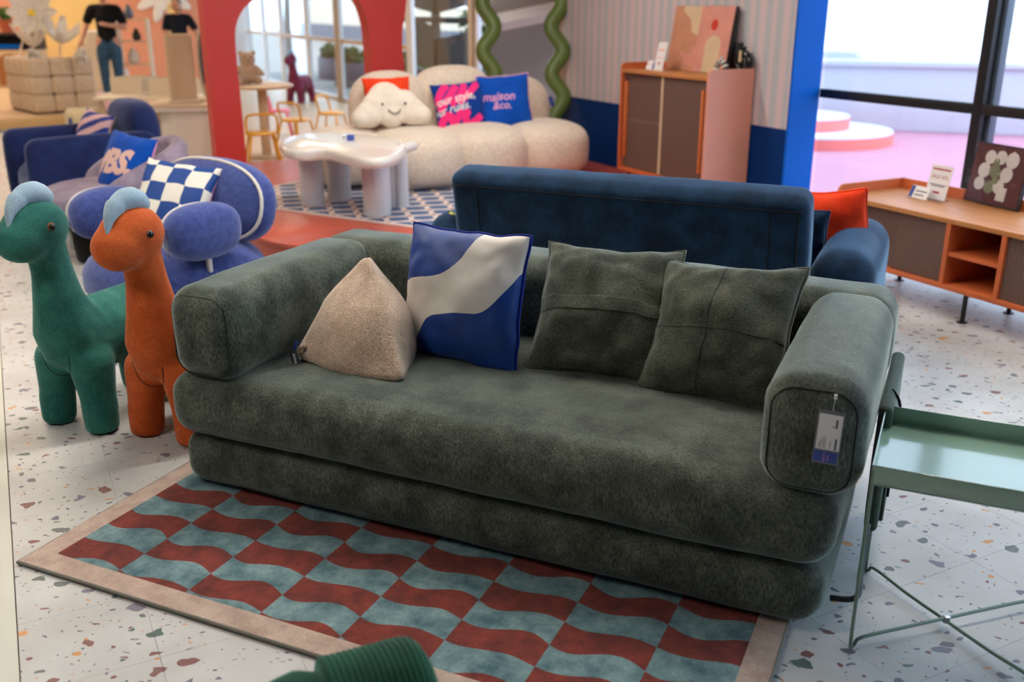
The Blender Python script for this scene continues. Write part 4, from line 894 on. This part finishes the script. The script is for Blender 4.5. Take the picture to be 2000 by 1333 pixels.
# low console by the window
co = thing('media_console', 'long low terracotta media console with fluted doors and open shelf by the window', 'console', RW(-.48, -4.24, 0), RROT)
X0, X1 = -.25, .25; Y1, Y0 = .87, -.90
sidepanel(co, Y1-.02, Y1, X0, X1, .155, .565, 'terracotta', r=.045); sidepanel(co, Y0, Y0+.02, X0, X1, .155, .565, 'terracotta', r=.045)
box('top', (X0, Y0+.02, .485), (X1-.015, Y1-.02, .51), 'wood_top', co, .002); box('bottom', (X0, Y0+.02, .155), (X1-.015, Y1-.02, .18), 'terracotta', co, .002); box('back_panel', (X1-.015, Y0, .155), (X1, Y1, .565), 'terracotta', co, .002)
for y in (.12, -.19): box('divider', (X0, y-.012, .18), (X1-.02, y+.012, .485), 'terracotta', co)
box('shelf', (X0+.01, -.178, .325), (X1-.02, .108, .343), 'terracotta', co)
for y0, y1, x in ((.42, .85, X0+.03), (.132, .45, X0+.018), (-.56, -.202, X0+.018), (-.88, -.53, X0+.03)):
    box('door', (x, y0, .182), (x+.006, y1, .483), 'fluted', co)
for y in (.71, 0, -.71):
    for x in (-.2, .15): G().cyl((x, y, 0), (x, y, .155), .012, n=12).cyl((x, y, 0), (x, y, .006), .026, n=16).obj('leg', 'black_metal', co)
standcard((2.27, 5.20, .511), rad(-68), .145, .185, 'white acrylic sale sign with red print on the low console', 11, True, ((.88, .009, -.85, .85, 'ink_red'), (.44, .004, -.8, .8, 'ink'), (.40, .004, -.6, .6, 'ink'), (.22, .012, -.32, .32, 'ink_red')), text=('SALE 40%', .66))
standcard(tuple(at(1790, 388, .512)), rad(-68), .13, .07, 'small white and navy price card beside the sale sign', 25, False, ((.5, .065, -.98, -.6, 'tag_blue'), (.6, .006, -.4, .8, 'ink'), (.3, .006, -.4, .6, 'ink')))
pf = thing('framed_picture', 'framed picture of pale flowers on brown wrapped in clear film on the low console', 'picture', (2.50, 5.04, .513), 0, rot=(rad(-9), 0, rad(-71)))
PW, PH = .36, .31
box('frame', (-PW/2, -.012, 0), (PW/2, .012, PH), 'dark_ceramic', pf); box('picture', (-PW/2+.008, -.0135, .008), (PW/2-.008, -.012, PH-.008), 'wine_frame', pf)
k = 0
for x, z, r, mt in ((-.07, .24, .036, 'pic_white'), (0, .245, .036, 'pic_white'), (.075, .24, .042, 'pic_white'), (-.09, .17, .04, 'pic_white'), (-.02, .175, .036, 'pic_leaf'), (.06, .165, .04, 'pic_white'), (-.1, .10, .035, 'pic_white'), (-.03, .09, .034, 'pic_leaf'), (.03, .10, .036, 'pic_white'), (-.02, .22, .02, 'pic_leaf'), (.0, .13, .022, 'pic_leaf')):
    k += 1; G().prism([(x+r*cos(t_*pi/8), z+r*sin(t_*pi/8)) for t_ in range(16)], .0138+.0002*k, .014+.0002*k, Matrix.Rotation(pi/2, 4, 'X')).obj('print', mt, pf)
G().box((.03, -.0162, .03), (.09, -.0158, .10)).obj('print', 'pic_white', pf)
g = G(); rows = [[(-PW/2-.01+(PW+.02)*i/24, -.024-.006*noise.noise(Vector((i*.4, j*.4, 1))), -.0+(PH+.012)*j/20) for j in range(21)] for i in range(25)]; g.grid(rows); g.obj('film_wrap', 'plastic_film', pf, 'all')

# ------------------------------------------------------------------ lounge chairs at the left
def ring(rx, ry, e, n=40):
    def pw(v, k): return math.copysign(abs(v)**k, v)
    return [(rx*pw(cos(2*pi*i/n), e), ry*pw(sin(2*pi*i/n), e)) for i in range(n)]
pcn = thing('lobed_armchair', 'periwinkle blue lobed armchair with white piping holding the checked cushion', 'armchair', (-1.70, 4.78, 0), rad(-35))
G().ell((0, 0, .20), (.43, .42, .195), (.7, .85), 40, 20).obj('seat', 'peri', pcn, 'all'); G().tube([(x*1.005, y*1.005, .165) for x, y in ring(.427, .417, .85)], .009, 6, True).obj('piping', 'piping_white', pcn, 'all')
lb_ = Matrix.Translation((0, .29, .55)) @ Matrix.Rotation(rad(-10), 4, 'X')
G().ell((0, 0, 0), (.42, .12, .215), (.8, .85), 40, 22, lb_).obj('backrest', 'peri', pcn, 'all'); G().tube([(x, -.055, z) for x, z in ring(.407, .203, .85)], .009, 6, True, lb_).obj('piping', 'piping_white', pcn, 'all')
for sx in (-1, 1):
    am = G().ell((sx*.375, -.10, .50), (.108, .20, .132), (.8, .8), 32, 18).obj('armrest', 'peri', pcn, 'all')
    G().tube([(sx*.375-.062, -.10+y, .50+z) for y, z in ring(.184, .119, .85)], .008, 6, True).obj('piping', 'piping_white', am, 'all')
    G().cyl((sx*.385, -.09, .06), (sx*.385, -.09, .40), .014, n=12).obj('arm_post', 'piping_white', pcn)
for x in (-.25, .25):
    for y in (-.25, .25): G().cyl((x, y, 0), (x, y, .04), .02, n=10).obj('foot', 'black_metal', pcn)
r_, p = pil(-1.695, 4.83, .575, (-34, 6, -14), 'blue and cream checked cushion on the periwinkle armchair', ['check_cloth', 'print_pink'], .41, .42, .15, 53)

mc = thing('shell_chair', 'mauve grey velvet shell chair on a black drum base', 'armchair', (-2.47, 6.02, 0), rad(-62))
G().cyl((0, 0, 0), (0, 0, .27), .27, .30, 32, .01).obj('base', 'black_cloth', mc); G().ell((0, -.05, .37), (.40, .38, .105), (.6, .9), 36, 16).obj('seat', 'mauve_velvet', mc, 'all')
g = G(); rows = []
for i in range(41):
    t_ = rad(-20 + 220*i/40); k = sin(pi*i/40)**.6; hh = .40+.30*k; R_ = .40
    pr = [(R_-.03, .30), (R_-.045, hh-.03), (R_-.03, hh), (R_+.02, hh+.02), (R_+.06, hh-.02), (R_+.06, hh-.1), (R_+.03, .30)]
    rows.append([(r*cos(t_), r*sin(t_), z) for r, z in pr])
vv = g.grid(rows, False, True); g.bm.faces.new(vv[0]); g.bm.faces.new(vv[-1]); g.obj('backrest', 'mauve_velvet', mc, 'all')
r_, p = pil(-2.34, 5.93, .575, (-24, 4, -34), 'royal blue cushion with big blush brush lettering on the mauve shell chair', ['print_blue', 'print_pink'], .42, .41, .15, 59)
p.ribbon('brush_stroke', [([(-.97, -.9), (-.85, -.45), (-.66, -.02), (-.42, .3)], [.012, .034])], 'print_blush', r_)
p.text('lettering', 'BS.', .205, .12, .02, 'print_blush', r_, .004, .28, .06, .012, 1.0)

nc = thing('navy_armchair', 'navy blue tub armchair with tall rounded back and wide arms', 'armchair', (-3.16, 7.24, 0), rad(-53))
G().soft((-.30, -.42, .06), (.30, .25, .42), .10, .02, .003, .06).obj('seat', 'navy_cloth', nc, 'all')
for sx in (-1, 1): G().soft((min(sx*.28, sx*.44), -.46, .05), (max(sx*.28, sx*.44), .42, .64), .075, .008, .003, .06).obj('armrest', 'navy_cloth', nc, 'all')
G().ell((0, .38, .49), (.38, .14, .35), (.55, .7), 36, 22).obj('backrest', 'navy_cloth', nc, 'all')
G().tube([(0, .28, .30), (0, .242, .55), (0, .27, .76), (0, .38, .842), (0, .49, .76), (0, .518, .5)], .004, 6).obj('seam', 'black_cloth', nc, 'all')
for x in (-.3, .3):
    for y in (-.35, .35): G().cyl((x, y, 0), (x, y, .07), .02, n=10).obj('leg', 'black_metal', nc)
r_, p = pil(-3.12, 7.36, .60, (-26, 6, -40), 'navy cushion with blush brush stripes on the navy tub armchair', ['stripe_cloth', 'print_blush'], .40, .34, .13, 61)
p.text('lettering', 'your style,', .07, 0, -.35, 'paper', r_, .004, .2, .1)
# ------------------------------------------------------------------ far left: bedroom and vanity displays on the raised floor
ts = thing('tufted_sofa', 'cream sofa upholstered in square tufted blocks on the raised wooden floor', 'sofa', at(70, 225, KZ), rad(42))
for i in range(3):
    for k in range(3):
        G().soft((.27*i, 0, .02+.225*k), (.27*i+.268, .26, .243+.225*k), .035, .012, 0, .08).obj('tuft', 'tuft', ts, 'all')
for j in range(1, 4):
    for k in range(3): G().soft((0, .26*j, .02+.225*k), (.268, .26*j+.258, .243+.225*k), .035, .012, 0, .08).obj('tuft', 'tuft', ts, 'all')
for i in range(1, 3): G().soft((.27*i, .26, .02), (.27*i+.268, 1.04, .40), .05, .015, 0, .1).obj('seat_block', 'tuft', ts, 'all')
box('plinth', (.02, .02, 0), (.79, 1.0, .022), 'dark_box', ts)
def flower(nm, lab, c, face, r, n, open_, stem_to, stam=True):
    f_ = thing(nm, lab, 'flower', stem_to); d0 = Vector(c)-Vector(stem_to)
    G().tube(curve([(0, 0, 0), (d0.x*.1+.04, d0.y*.1, d0.z*.5), tuple(d0)], 8), .012, 8).obj('stem', 'petal', f_, 'all')
    q_ = Vector(face).to_track_quat('Z', 'Y').to_matrix().to_4x4()
    for k in range(n):
        t_ = 2*pi*k/n; g = G(); rows = []
        for i in range(7):
            s_ = i/6; rr = r*s_; w = r*.27*sin(pi*min(1, s_*.82+.1)); up = r*open_*s_**1.6
            rows.append([Vector((rr*cos(t_)-w*v*sin(t_), rr*sin(t_)+w*v*cos(t_), up+.12*r*v*v)) for v in (-1, -.5, 0, .5, 1)])
        g.grid(rows); bmesh.ops.transform(g.bm, matrix=Matrix.Translation(d0) @ q_, verts=g.bm.verts[:]); bmesh.ops.solidify(g.bm, geom=g.bm.faces[:], thickness=.004); g.obj('petal', 'petal', f_, 'all')
    if stam: G().ell((0, 0, .03), (r*.16, r*.16, r*.1), nu=14, nv=8, m=Matrix.Translation(d0) @ q_).obj('stamen', 'stamen', f_, 'all')
Yf = 13.6
flower('giant_daisy', 'giant white paper daisy with a yellow centre above the tufted sofa', atY(62, 26, Yf), (.45, -1, .25), .30, 10, .22, at(40, 205, KZ+.0))
flower('giant_lily', 'giant white paper lily opening upward behind the tufted sofa corner', atY(66, 92, Yf), (.1, -.25, 1), .24, 6, 1.2, at(62, 205, KZ), False)
flower('giant_lily', 'giant white paper lily tilted over the tufted sofa seat', atY(118, 84, Yf), (.35, -.3, 1), .26, 6, 1.0, at(120, 205, KZ), False)
for k, (x, y, lab) in enumerate(((68, 112, 'small white bud ornament on top of the tufted sofa corner'), (158, 110, 'crumpled white cloth flower on the tufted sofa end'))):
    pz = atY(x, y, Yf-.45); b_ = thing('bud_ornament', lab, 'ornament', (pz.x, pz.y, pz.z-.05)); g = G(); leafblob(g, (0, 0, .06), (.09, .07, .06), 60, k, .07); g.obj('petals', 'petal', b_, False, False)

def person(loc, rz, lab, sc, top, arms, hair_back, legs=True):
    p_ = thing('person', lab, 'person', loc, rz); p_.scale = (sc,)*3
    g = G()
    for sx in (-1, 1):
        g.spheres([(sx*.10, -.10, .03, .032), (sx*.10, 0, .045, .045), (sx*.10, .01, .10, .045), (sx*.10, 0, .30, .058), (sx*.10, -.01, .46, .060), (sx*.095, 0, .70, .082), (sx*.08, 0, .86, .10)])
    g.spheres([(0, 0, .90, .10), (0, 0, 1.02, .09), (0, 0, 1.20, .095), (0, 0, 1.28, .08)]); g.spheres([(-.15, 0, 1.31, .045), (0, 0, 1.33, .055), (.15, 0, 1.31, .045)])
    g.spheres([(0, .005, 1.36, .052), (0, -.005, 1.45, .05)]); g.ell((0, -.02, 1.545), (.075, .095, .115)); g.ell((0, -.112, 1.53), (.014, .02, .022))
    for sx in (-1, 1): g.ell((sx*.077, -.01, 1.54), (.012, .022, .032))
    hands = []
    for sh, el, wr in arms:
        g.spheres([(*sh, .055), (*el, .044), (*wr, .032)]); w, e = Vector(wr), Vector(el); d_ = (w-e).normalized(); sd_ = d_.orthogonal().normalized(); g.spheres([(*w, .032), (*(w+d_*.07), .036)])
        for q in range(4): o_ = sd_*(q-1.5)*.02; g.spheres([(*(w+d_*.08+o_), .0105), (*(w+d_*.125+o_), .0105), (*(w+d_*(.15+.01*(q in (1, 2)))+o_+Vector((0, -.015, -.005))), .0105)])
        g.spheres([(*(w+d_*.03-sd_*.03), .012), (*(w+d_*.085-sd_*.055), .012)])
    g.remesh('body', 'skin', p_, .012, 3)
    g = G(); g.spheres([(0, 0, .92, .146), (0, 0, 1.04, .140), (0, 0, 1.20, .150), (0, 0, 1.29, .125)]); g.spheres([(-.16, 0, 1.325, .080), (0, .0, 1.335, .082), (.16, 0, 1.325, .080)])
    for sh, el, wr in arms: s_, e_ = Vector(sh), Vector(el); g.spheres([(*s_, .075), (*(s_.lerp(e_, .62)), .072)])
    for v in g.bm.verts: v.co.y *= .80; v.co.x *= 1.04
    g.remesh('t_shirt', top, p_, .016, 6)
    g = G()
    for sx in (-1, 1): g.spheres([(sx*.10, .01, .09, .066), (sx*.10, 0, .30, .074), (sx*.10, -.01, .46, .078), (sx*.095, 0, .70, .100), (sx*.055, 0, .86, .108)])
    g.remesh('jeans', 'denim', p_, .016, 5)
    g = G(); g.ell((0, .02, 1.585), (.088, .098, .095)); g.spheres(hair_back)
    for v in g.bm.verts:
        if v.co.y < -.055 and v.co.z < 1.60: v.co.y = -.055+(v.co.y+.055)*.1
    g.remesh('hair', 'hair', p_, .014, 4)
    for sx in (-1, 1):
        G().ell((sx*.030, -.104, 1.555), (.014, .008, .007), nu=10, nv=6).obj('eye', 'black_ceramic', p_, 'all'); G().spheres([(sx*.10, -.13, .03, .034), (sx*.10, .03, .04, .05)]).remesh('shoe', 'white_leg', p_, .014, 3)
    G().tube([(-.022, -.107, 1.492), (0, -.112, 1.489), (.022, -.107, 1.492)], .005, 6).obj('mouth', 'clay', p_, 'all')
q = atY(208, 60, 15.3); person((q.x, q.y, KZ), rad(16), 'person in black t-shirt and blue jeans walking with one forearm raised', .97, 'black_cloth', [((-.18, 0, 1.31), (-.29, .02, 1.08), (-.36, -.06, .90)), ((.18, 0, 1.31), (.27, 0, 1.06), (.05, -.20, 1.10))], [(0, .06, 1.60, .075), (0, .075, 1.50, .06)])
q = atY(350, 60, 16.0); person((q.x, q.y, KZ), rad(12), 'person in dark navy t-shirt standing behind the tall beige board', .87, 'navy_tee', [((-.18, 0, 1.31), (-.24, -.02, 1.06), (-.06, -.22, .98)), ((.18, 0, 1.31), (.30, 0, 1.08), (.34, -.12, .90))], [(0, .06, 1.60, .08), (0, .08, 1.48, .07), (-.05, .05, 1.52, .06)])

# shelves at the far left
sh = thing('arch_cabinet', 'dark open shelf over a cabinet with an arched cane door', 'cabinet', at(8, 180, KZ)+Vector((-.3, .9, 0)), rad(10))
box('body', (-.5, 0, 0), (.55, .4, .62), 'sand', sh); box('shelf_box', (-.5, .0, .62), (.55, .4, .64), 'dark_box', sh); box('back', (-.5, .36, .64), (.55, .4, .86), 'dark_box', sh); box('top', (-.5, 0, .86), (.55, .4, .90), 'dark_box', sh)
for x in (-.5, .51): box('side', (x, 0, .64), (x+.04, .4, .86), 'dark_box', sh)
G().prism([(.02+.2*cos(t_*pi/12), .36+.2*sin(t_*pi/12)) for t_ in range(13)]+[(-.18, .04), (.22, .04)], .0, .012, Matrix.Rotation(pi/2, 4, 'X')).obj('cane_door', 'wood_inner', sh)
bx_ = tag(box('storage_box', (-.25, -.02, 0), (.2, .25, .07), 'pillar_blue', None), 'flat blue box on the dark open shelf', 'box'); bx_.location = sh.matrix_basis @ Vector((0, .05, .641)); bx_.rotation_euler = (0, 0, rad(10))
for k, (x, s_, lab) in enumerate(((-.28, 1.0, 'small terracotta pot on the dark shelf'), (.02, 1.15, 'terracotta pot with a green plant on the dark shelf'))):
    pp = thing('plant_pot', lab, 'pot', sh.matrix_basis @ Vector((x, .15, .901)), 0); G().lathe([(.07*s_, 0), (.10*s_, .17*s_), (.108*s_, .18*s_), (.09*s_, .18*s_)], 20).obj('pot', 'clay', pp); g = G(); leafblob(g, (0, 0, .26*s_), (.12, .12, .12), 140 if k else 50, k+3, .05); g.obj('foliage', 'leaf', pp, False, False)

# vanity displays
vd = thing('vanity_desk', 'white vanity desk with a rounded panel leg behind the red arch', 'desk', at(370, 316, 0), rad(8))
G().prism(ring(.27, .30, .5), 0, .50, Matrix.Translation((0, .3, 0)), .03).obj('leg_panel', 'white_gloss', vd); box('desk_top', (-.36, -.05, .54), (.42, .72, .57), 'wood_pale', vd, .006); box('apron', (-.34, -.04, .50), (.40, .70, .54), 'white_gloss', vd)
bd = thing('tall_board', 'tall beige upholstered vanity board standing on the white desk', 'board', vd.matrix_basis @ Vector((-.04, .30, .572)), rad(20)); G().soft((-.13, -.03, 0), (.13, .03, .66), .025, .002, 0, .08).obj('panel', 'oak_beige', bd); box('foot', (-.15, -.07, 0), (.15, .07, .018), 'beige_lacquer', bd)
om = thing('oval_mirror', 'narrow oval mirror in a pale frame on the white desk', 'mirror', vd.matrix_basis @ Vector((.20, .34, .572)), rad(-42)); E_ = [(.13*cos(t_*pi/18), 0, .37+.36*sin(t_*pi/18)) for t_ in range(36)]
G().tube(E_, .014, 8, True).obj('frame', 'beige_lacquer', om, 'all'); g = G(); g.bm.faces.new([g.bm.verts.new(v) for v in E_]); g.obj('glass', 'mirror', om, False); box('foot', (-.09, -.05, 0), (.09, .05, .014), 'beige_lacquer', om)
def openbox(nm, lab, loc, rz, w, d_, h, t_=.02):
    o_ = thing(nm, lab, 'drawer unit', loc, rz, None); box('base', (-w/2, 0, 0), (w/2, d_, .02), 'beige_lacquer', o_); box('front', (-w/2, 0, .02), (w/2, t_, h), 'beige_lacquer', o_); box('back', (-w/2, d_-t_, .02), (w/2, d_, h), 'beige_lacquer', o_)
    for x in (-w/2, w/2-t_): box('side', (x, t_, .02), (x+t_, d_-t_, h), 'sand', o_)
    return o_
dk = thing('display_table', 'long beige display table carrying the open drawer boxes', 'table', at(300, 262, 0)+Vector((.05, .1, 0)), rad(8)); box('top', (-.75, 0, .40), (.62, .95, .44), 'beige_lacquer', dk, .005)
for x in (-.70, .53):
    for y in (.05, .86): box('leg', (x, y, 0), (x+.05, y+.05, .40), 'sand', dk)
openbox('drawer_box', 'wide open beige drawer box at the front of the display table', dk.matrix_basis @ Vector((.16, .04, .441)), rad(-12), .56, .42, .20)
openbox('drawer_box', 'narrow open beige drawer box at the back of the display table', dk.matrix_basis @ Vector((-.45, .45, .441)), rad(-12), .42, .40, .20)
am_ = thing('arch_mirror', 'arched mirror in a pale frame standing behind the display table', 'mirror', at(292, 205, 0)+Vector((0, 1.6, 0)), rad(-52)); H_ = [(.24, 0, .02), (.24, 0, .55)]+[(.24*cos(t_*pi/14), 0, 1.14+.26*sin(t_*pi/14)) for t_ in range(15)]+[(-.24, 0, .55), (-.24, 0, .02)]
am_.location.z = KZ
G().tube(H_, .022, 8, True).obj('frame', 'beige_lacquer', am_, 'all'); g = G(); g.bm.faces.new([g.bm.verts.new(v) for v in H_]); g.obj('glass', 'mirror', am_, False)
sr = thing('open_shelf', 'slim cream open shelf crowded with small vases behind the display table', 'shelf', at(255, 190, KZ)+Vector((.0, .4, 0)), rad(14)); box('post', (-.24, .0, 0), (-.2, .3, 1.15), 'beige_lacquer', sr); box('post', (.2, .0, 0), (.24, .3, 1.15), 'beige_lacquer', sr)
SH = (.1, .45, .8, 1.13)
for z in SH: box('shelf_board', (-.2, 0, z), (.2, .3, z+.02), 'sand', sr)
vl = ('squat amber vase on the bottom board of the cream shelf', 'tall white vase on the second board of the cream shelf', 'round dark vase on the third board of the cream shelf', 'pale grey bottle on top of the cream shelf')
for k, (z, mt, s_) in enumerate(zip(SH, ('clay', 'white_gloss', 'dark_ceramic', 'grey_metal'), (.8, 1.2, .9, 1))): vase('vase', vl[k], sr.matrix_basis @ Vector((.04*(-1)**k, .14, z+.021)), [(.05*s_, 0), (.075*s_, .06*s_), (.06*s_, .13*s_), (.03*s_, .17*s_), (.035*s_, .2*s_)], mt, 16)
bc = thing('white_cabinet', 'small plain white bedside cabinet next to the cream shelf', 'cabinet', sr.matrix_basis @ Vector((-.52, .02, 0)), rad(14)); box('body', (-.2, 0, .05), (.2, .35, .98), 'white_gloss', bc, .01); box('drawer', (-.18, -.012, .55), (.18, 0, .95), 'beige_lacquer', bc); box('drawer', (-.18, -.012, .1), (.18, 0, .53), 'beige_lacquer', bc); box('foot', (-.18, .02, 0), (.18, .33, .05), 'sand', bc)
pz = thing('white_beanbag', 'white rounded pouf beside the jeans of the walking person', 'pouf', at(226, 176, KZ)); G().lathe([(.05, 0), (.24, .02), (.28, .15), (.22, .34), (.1, .42), (.02, .43)], 24).obj('body', 'white_leg', pz, 'all')
wd = thing('wall_flower', 'large pale paper flower panel on the peach wall', 'wall decor', atY(315, 8, 0.1) if False else onB(318, -14, WB-.03), RROT)
for k in range(9): G().ell((0, 0, 0), (.10, .012, .27), nu=14, nv=10, m=Matrix.Rotation(2*pi*k/9, 4, 'Y') @ Matrix.Translation((0, 0, .29))).obj('petal', 'petal', wd, 'all')
G().ell((0, -.01, 0), (.13, .02, .13), nu=14, nv=8).obj('heart', 'petal', wd, 'all')

fp = thing('fleece_pouf', 'cream fleece drum pouf behind the navy tub armchair', 'pouf', at(160, 262, 0)+Vector((0, .2, 0))); G().lathe([(.05, 0), (.23, .01), (.25, .05), (.25, .24), (.22, .29), (.05, .30)], 28).obj('body', 'fleece', fp, 'all'); box('label', (-.12, -.252, .10), (-.08, -.247, .20), 'tag_blue', fp)
pp = thing('pink_pouf', 'pale pink rounded pouf behind the cream fleece pouf', 'pouf', at(200, 236, 0)); G().ell((0, 0, .19), (.24, .22, .19), (.7, .8), 28, 16).obj('body', 'pink_cloth', pp, 'all')

# ------------------------------------------------------------------ cafe corner seen through the arch
def stool(nm, lab, loc, rz, mt, group=None):
    s_ = thing(nm, lab, 'stool', loc, rz, group); G().lathe([(.01, .30), (.15, .30), (.16, .307), (.16, .318), (.15, .325), (.01, .325)], 28).obj('seat', mt, s_)
    for sx in (-1, 1):
        for sy in (-1, 1): G().tube([(sx*.11, sy*.11, .30), (sx*.165, sy*.165, .0)], .012, 8).obj('leg', mt, s_, 'all')
    G().tube(curve([(-.145, .07, .31), (-.15, .10, .44), (-.12, .12, .495), (0, .135, .505), (.12, .12, .495), (.15, .10, .44), (.145, .07, .31)], 6), .013, 8).obj('back_hoop', mt, s_, 'all'); return s_
y1 = stool('metal_stool', 'yellow metal stool with a hooped back beside the pale table leg', at(516, 322, 0), rad(200), 'yellow_metal')
y2 = dup(y1, at(588, 300, 0)+Vector((-.12, .4, 0)), rad(150), 'yellow metal stool with a hooped back nearest the cloud sofa')
y3 = dup(y1, at(560, 300, 0)+Vector((.3, 1.1, 0)), rad(75), 'yellow metal stool turned sideways behind the other yellow stools')
stool('metal_stool', 'pink metal stool behind the pale round table', at(545, 268, 0), rad(100), 'pink_metal')
rt_ = thing('round_table', 'pale round pedestal table seen through the red arch', 'table', at(508, 330, 0)+Vector((-.12, .80, 0))); G().lathe([(.01, .70), (.29, .70), (.32, .715), (.32, .728), (.30, .74), (.01, .74)], 36).obj('table_top', 'wood_pale', rt_); G().cyl((0, 0, .02), (0, 0, .70), .05, n=20).obj('pedestal', 'oak_beige', rt_); G().lathe([(.2, 0), (.2, .015), (.05, .03)], 28).obj('foot', 'oak_beige', rt_)
be = thing('teddy_bear', 'beige teddy bear sitting on the pale round table', 'toy', rt_.location+Vector((-.13, .02, .741)), rad(20)); g = G(); g.ell((0, 0, .10), (.09, .08, .10)); g.ell((0, -.01, .24), (.08, .075, .075)); g.ell((0, -.08, .225), (.035, .03, .028))
for sx in (-1, 1): g.ell((sx*.065, 0, .305), (.028, .018, .028)); g.spheres([(sx*.08, -.01, .15, .035), (sx*.13, -.05, .10, .03)]); g.spheres([(sx*.06, -.04, .04, .04), (sx*.09, -.14, .042, .038)])
g.remesh('body', 'brown_bear', be, .012, 3)
for sx in (-1, 1): G().ell((sx*.03, -.078, .26), (.008, .006, .008), nu=8, nv=6).obj('eye', 'black_ceramic', be, 'all')
G().ell((0, -.108, .232), (.012, .008, .008), nu=8, nv=6).obj('nose', 'black_ceramic', be, 'all')
dino(tuple(at(578, 202, 0)), rad(-20), 'dino_wine', 'wine red plush dinosaur stool by the white windows', .9)
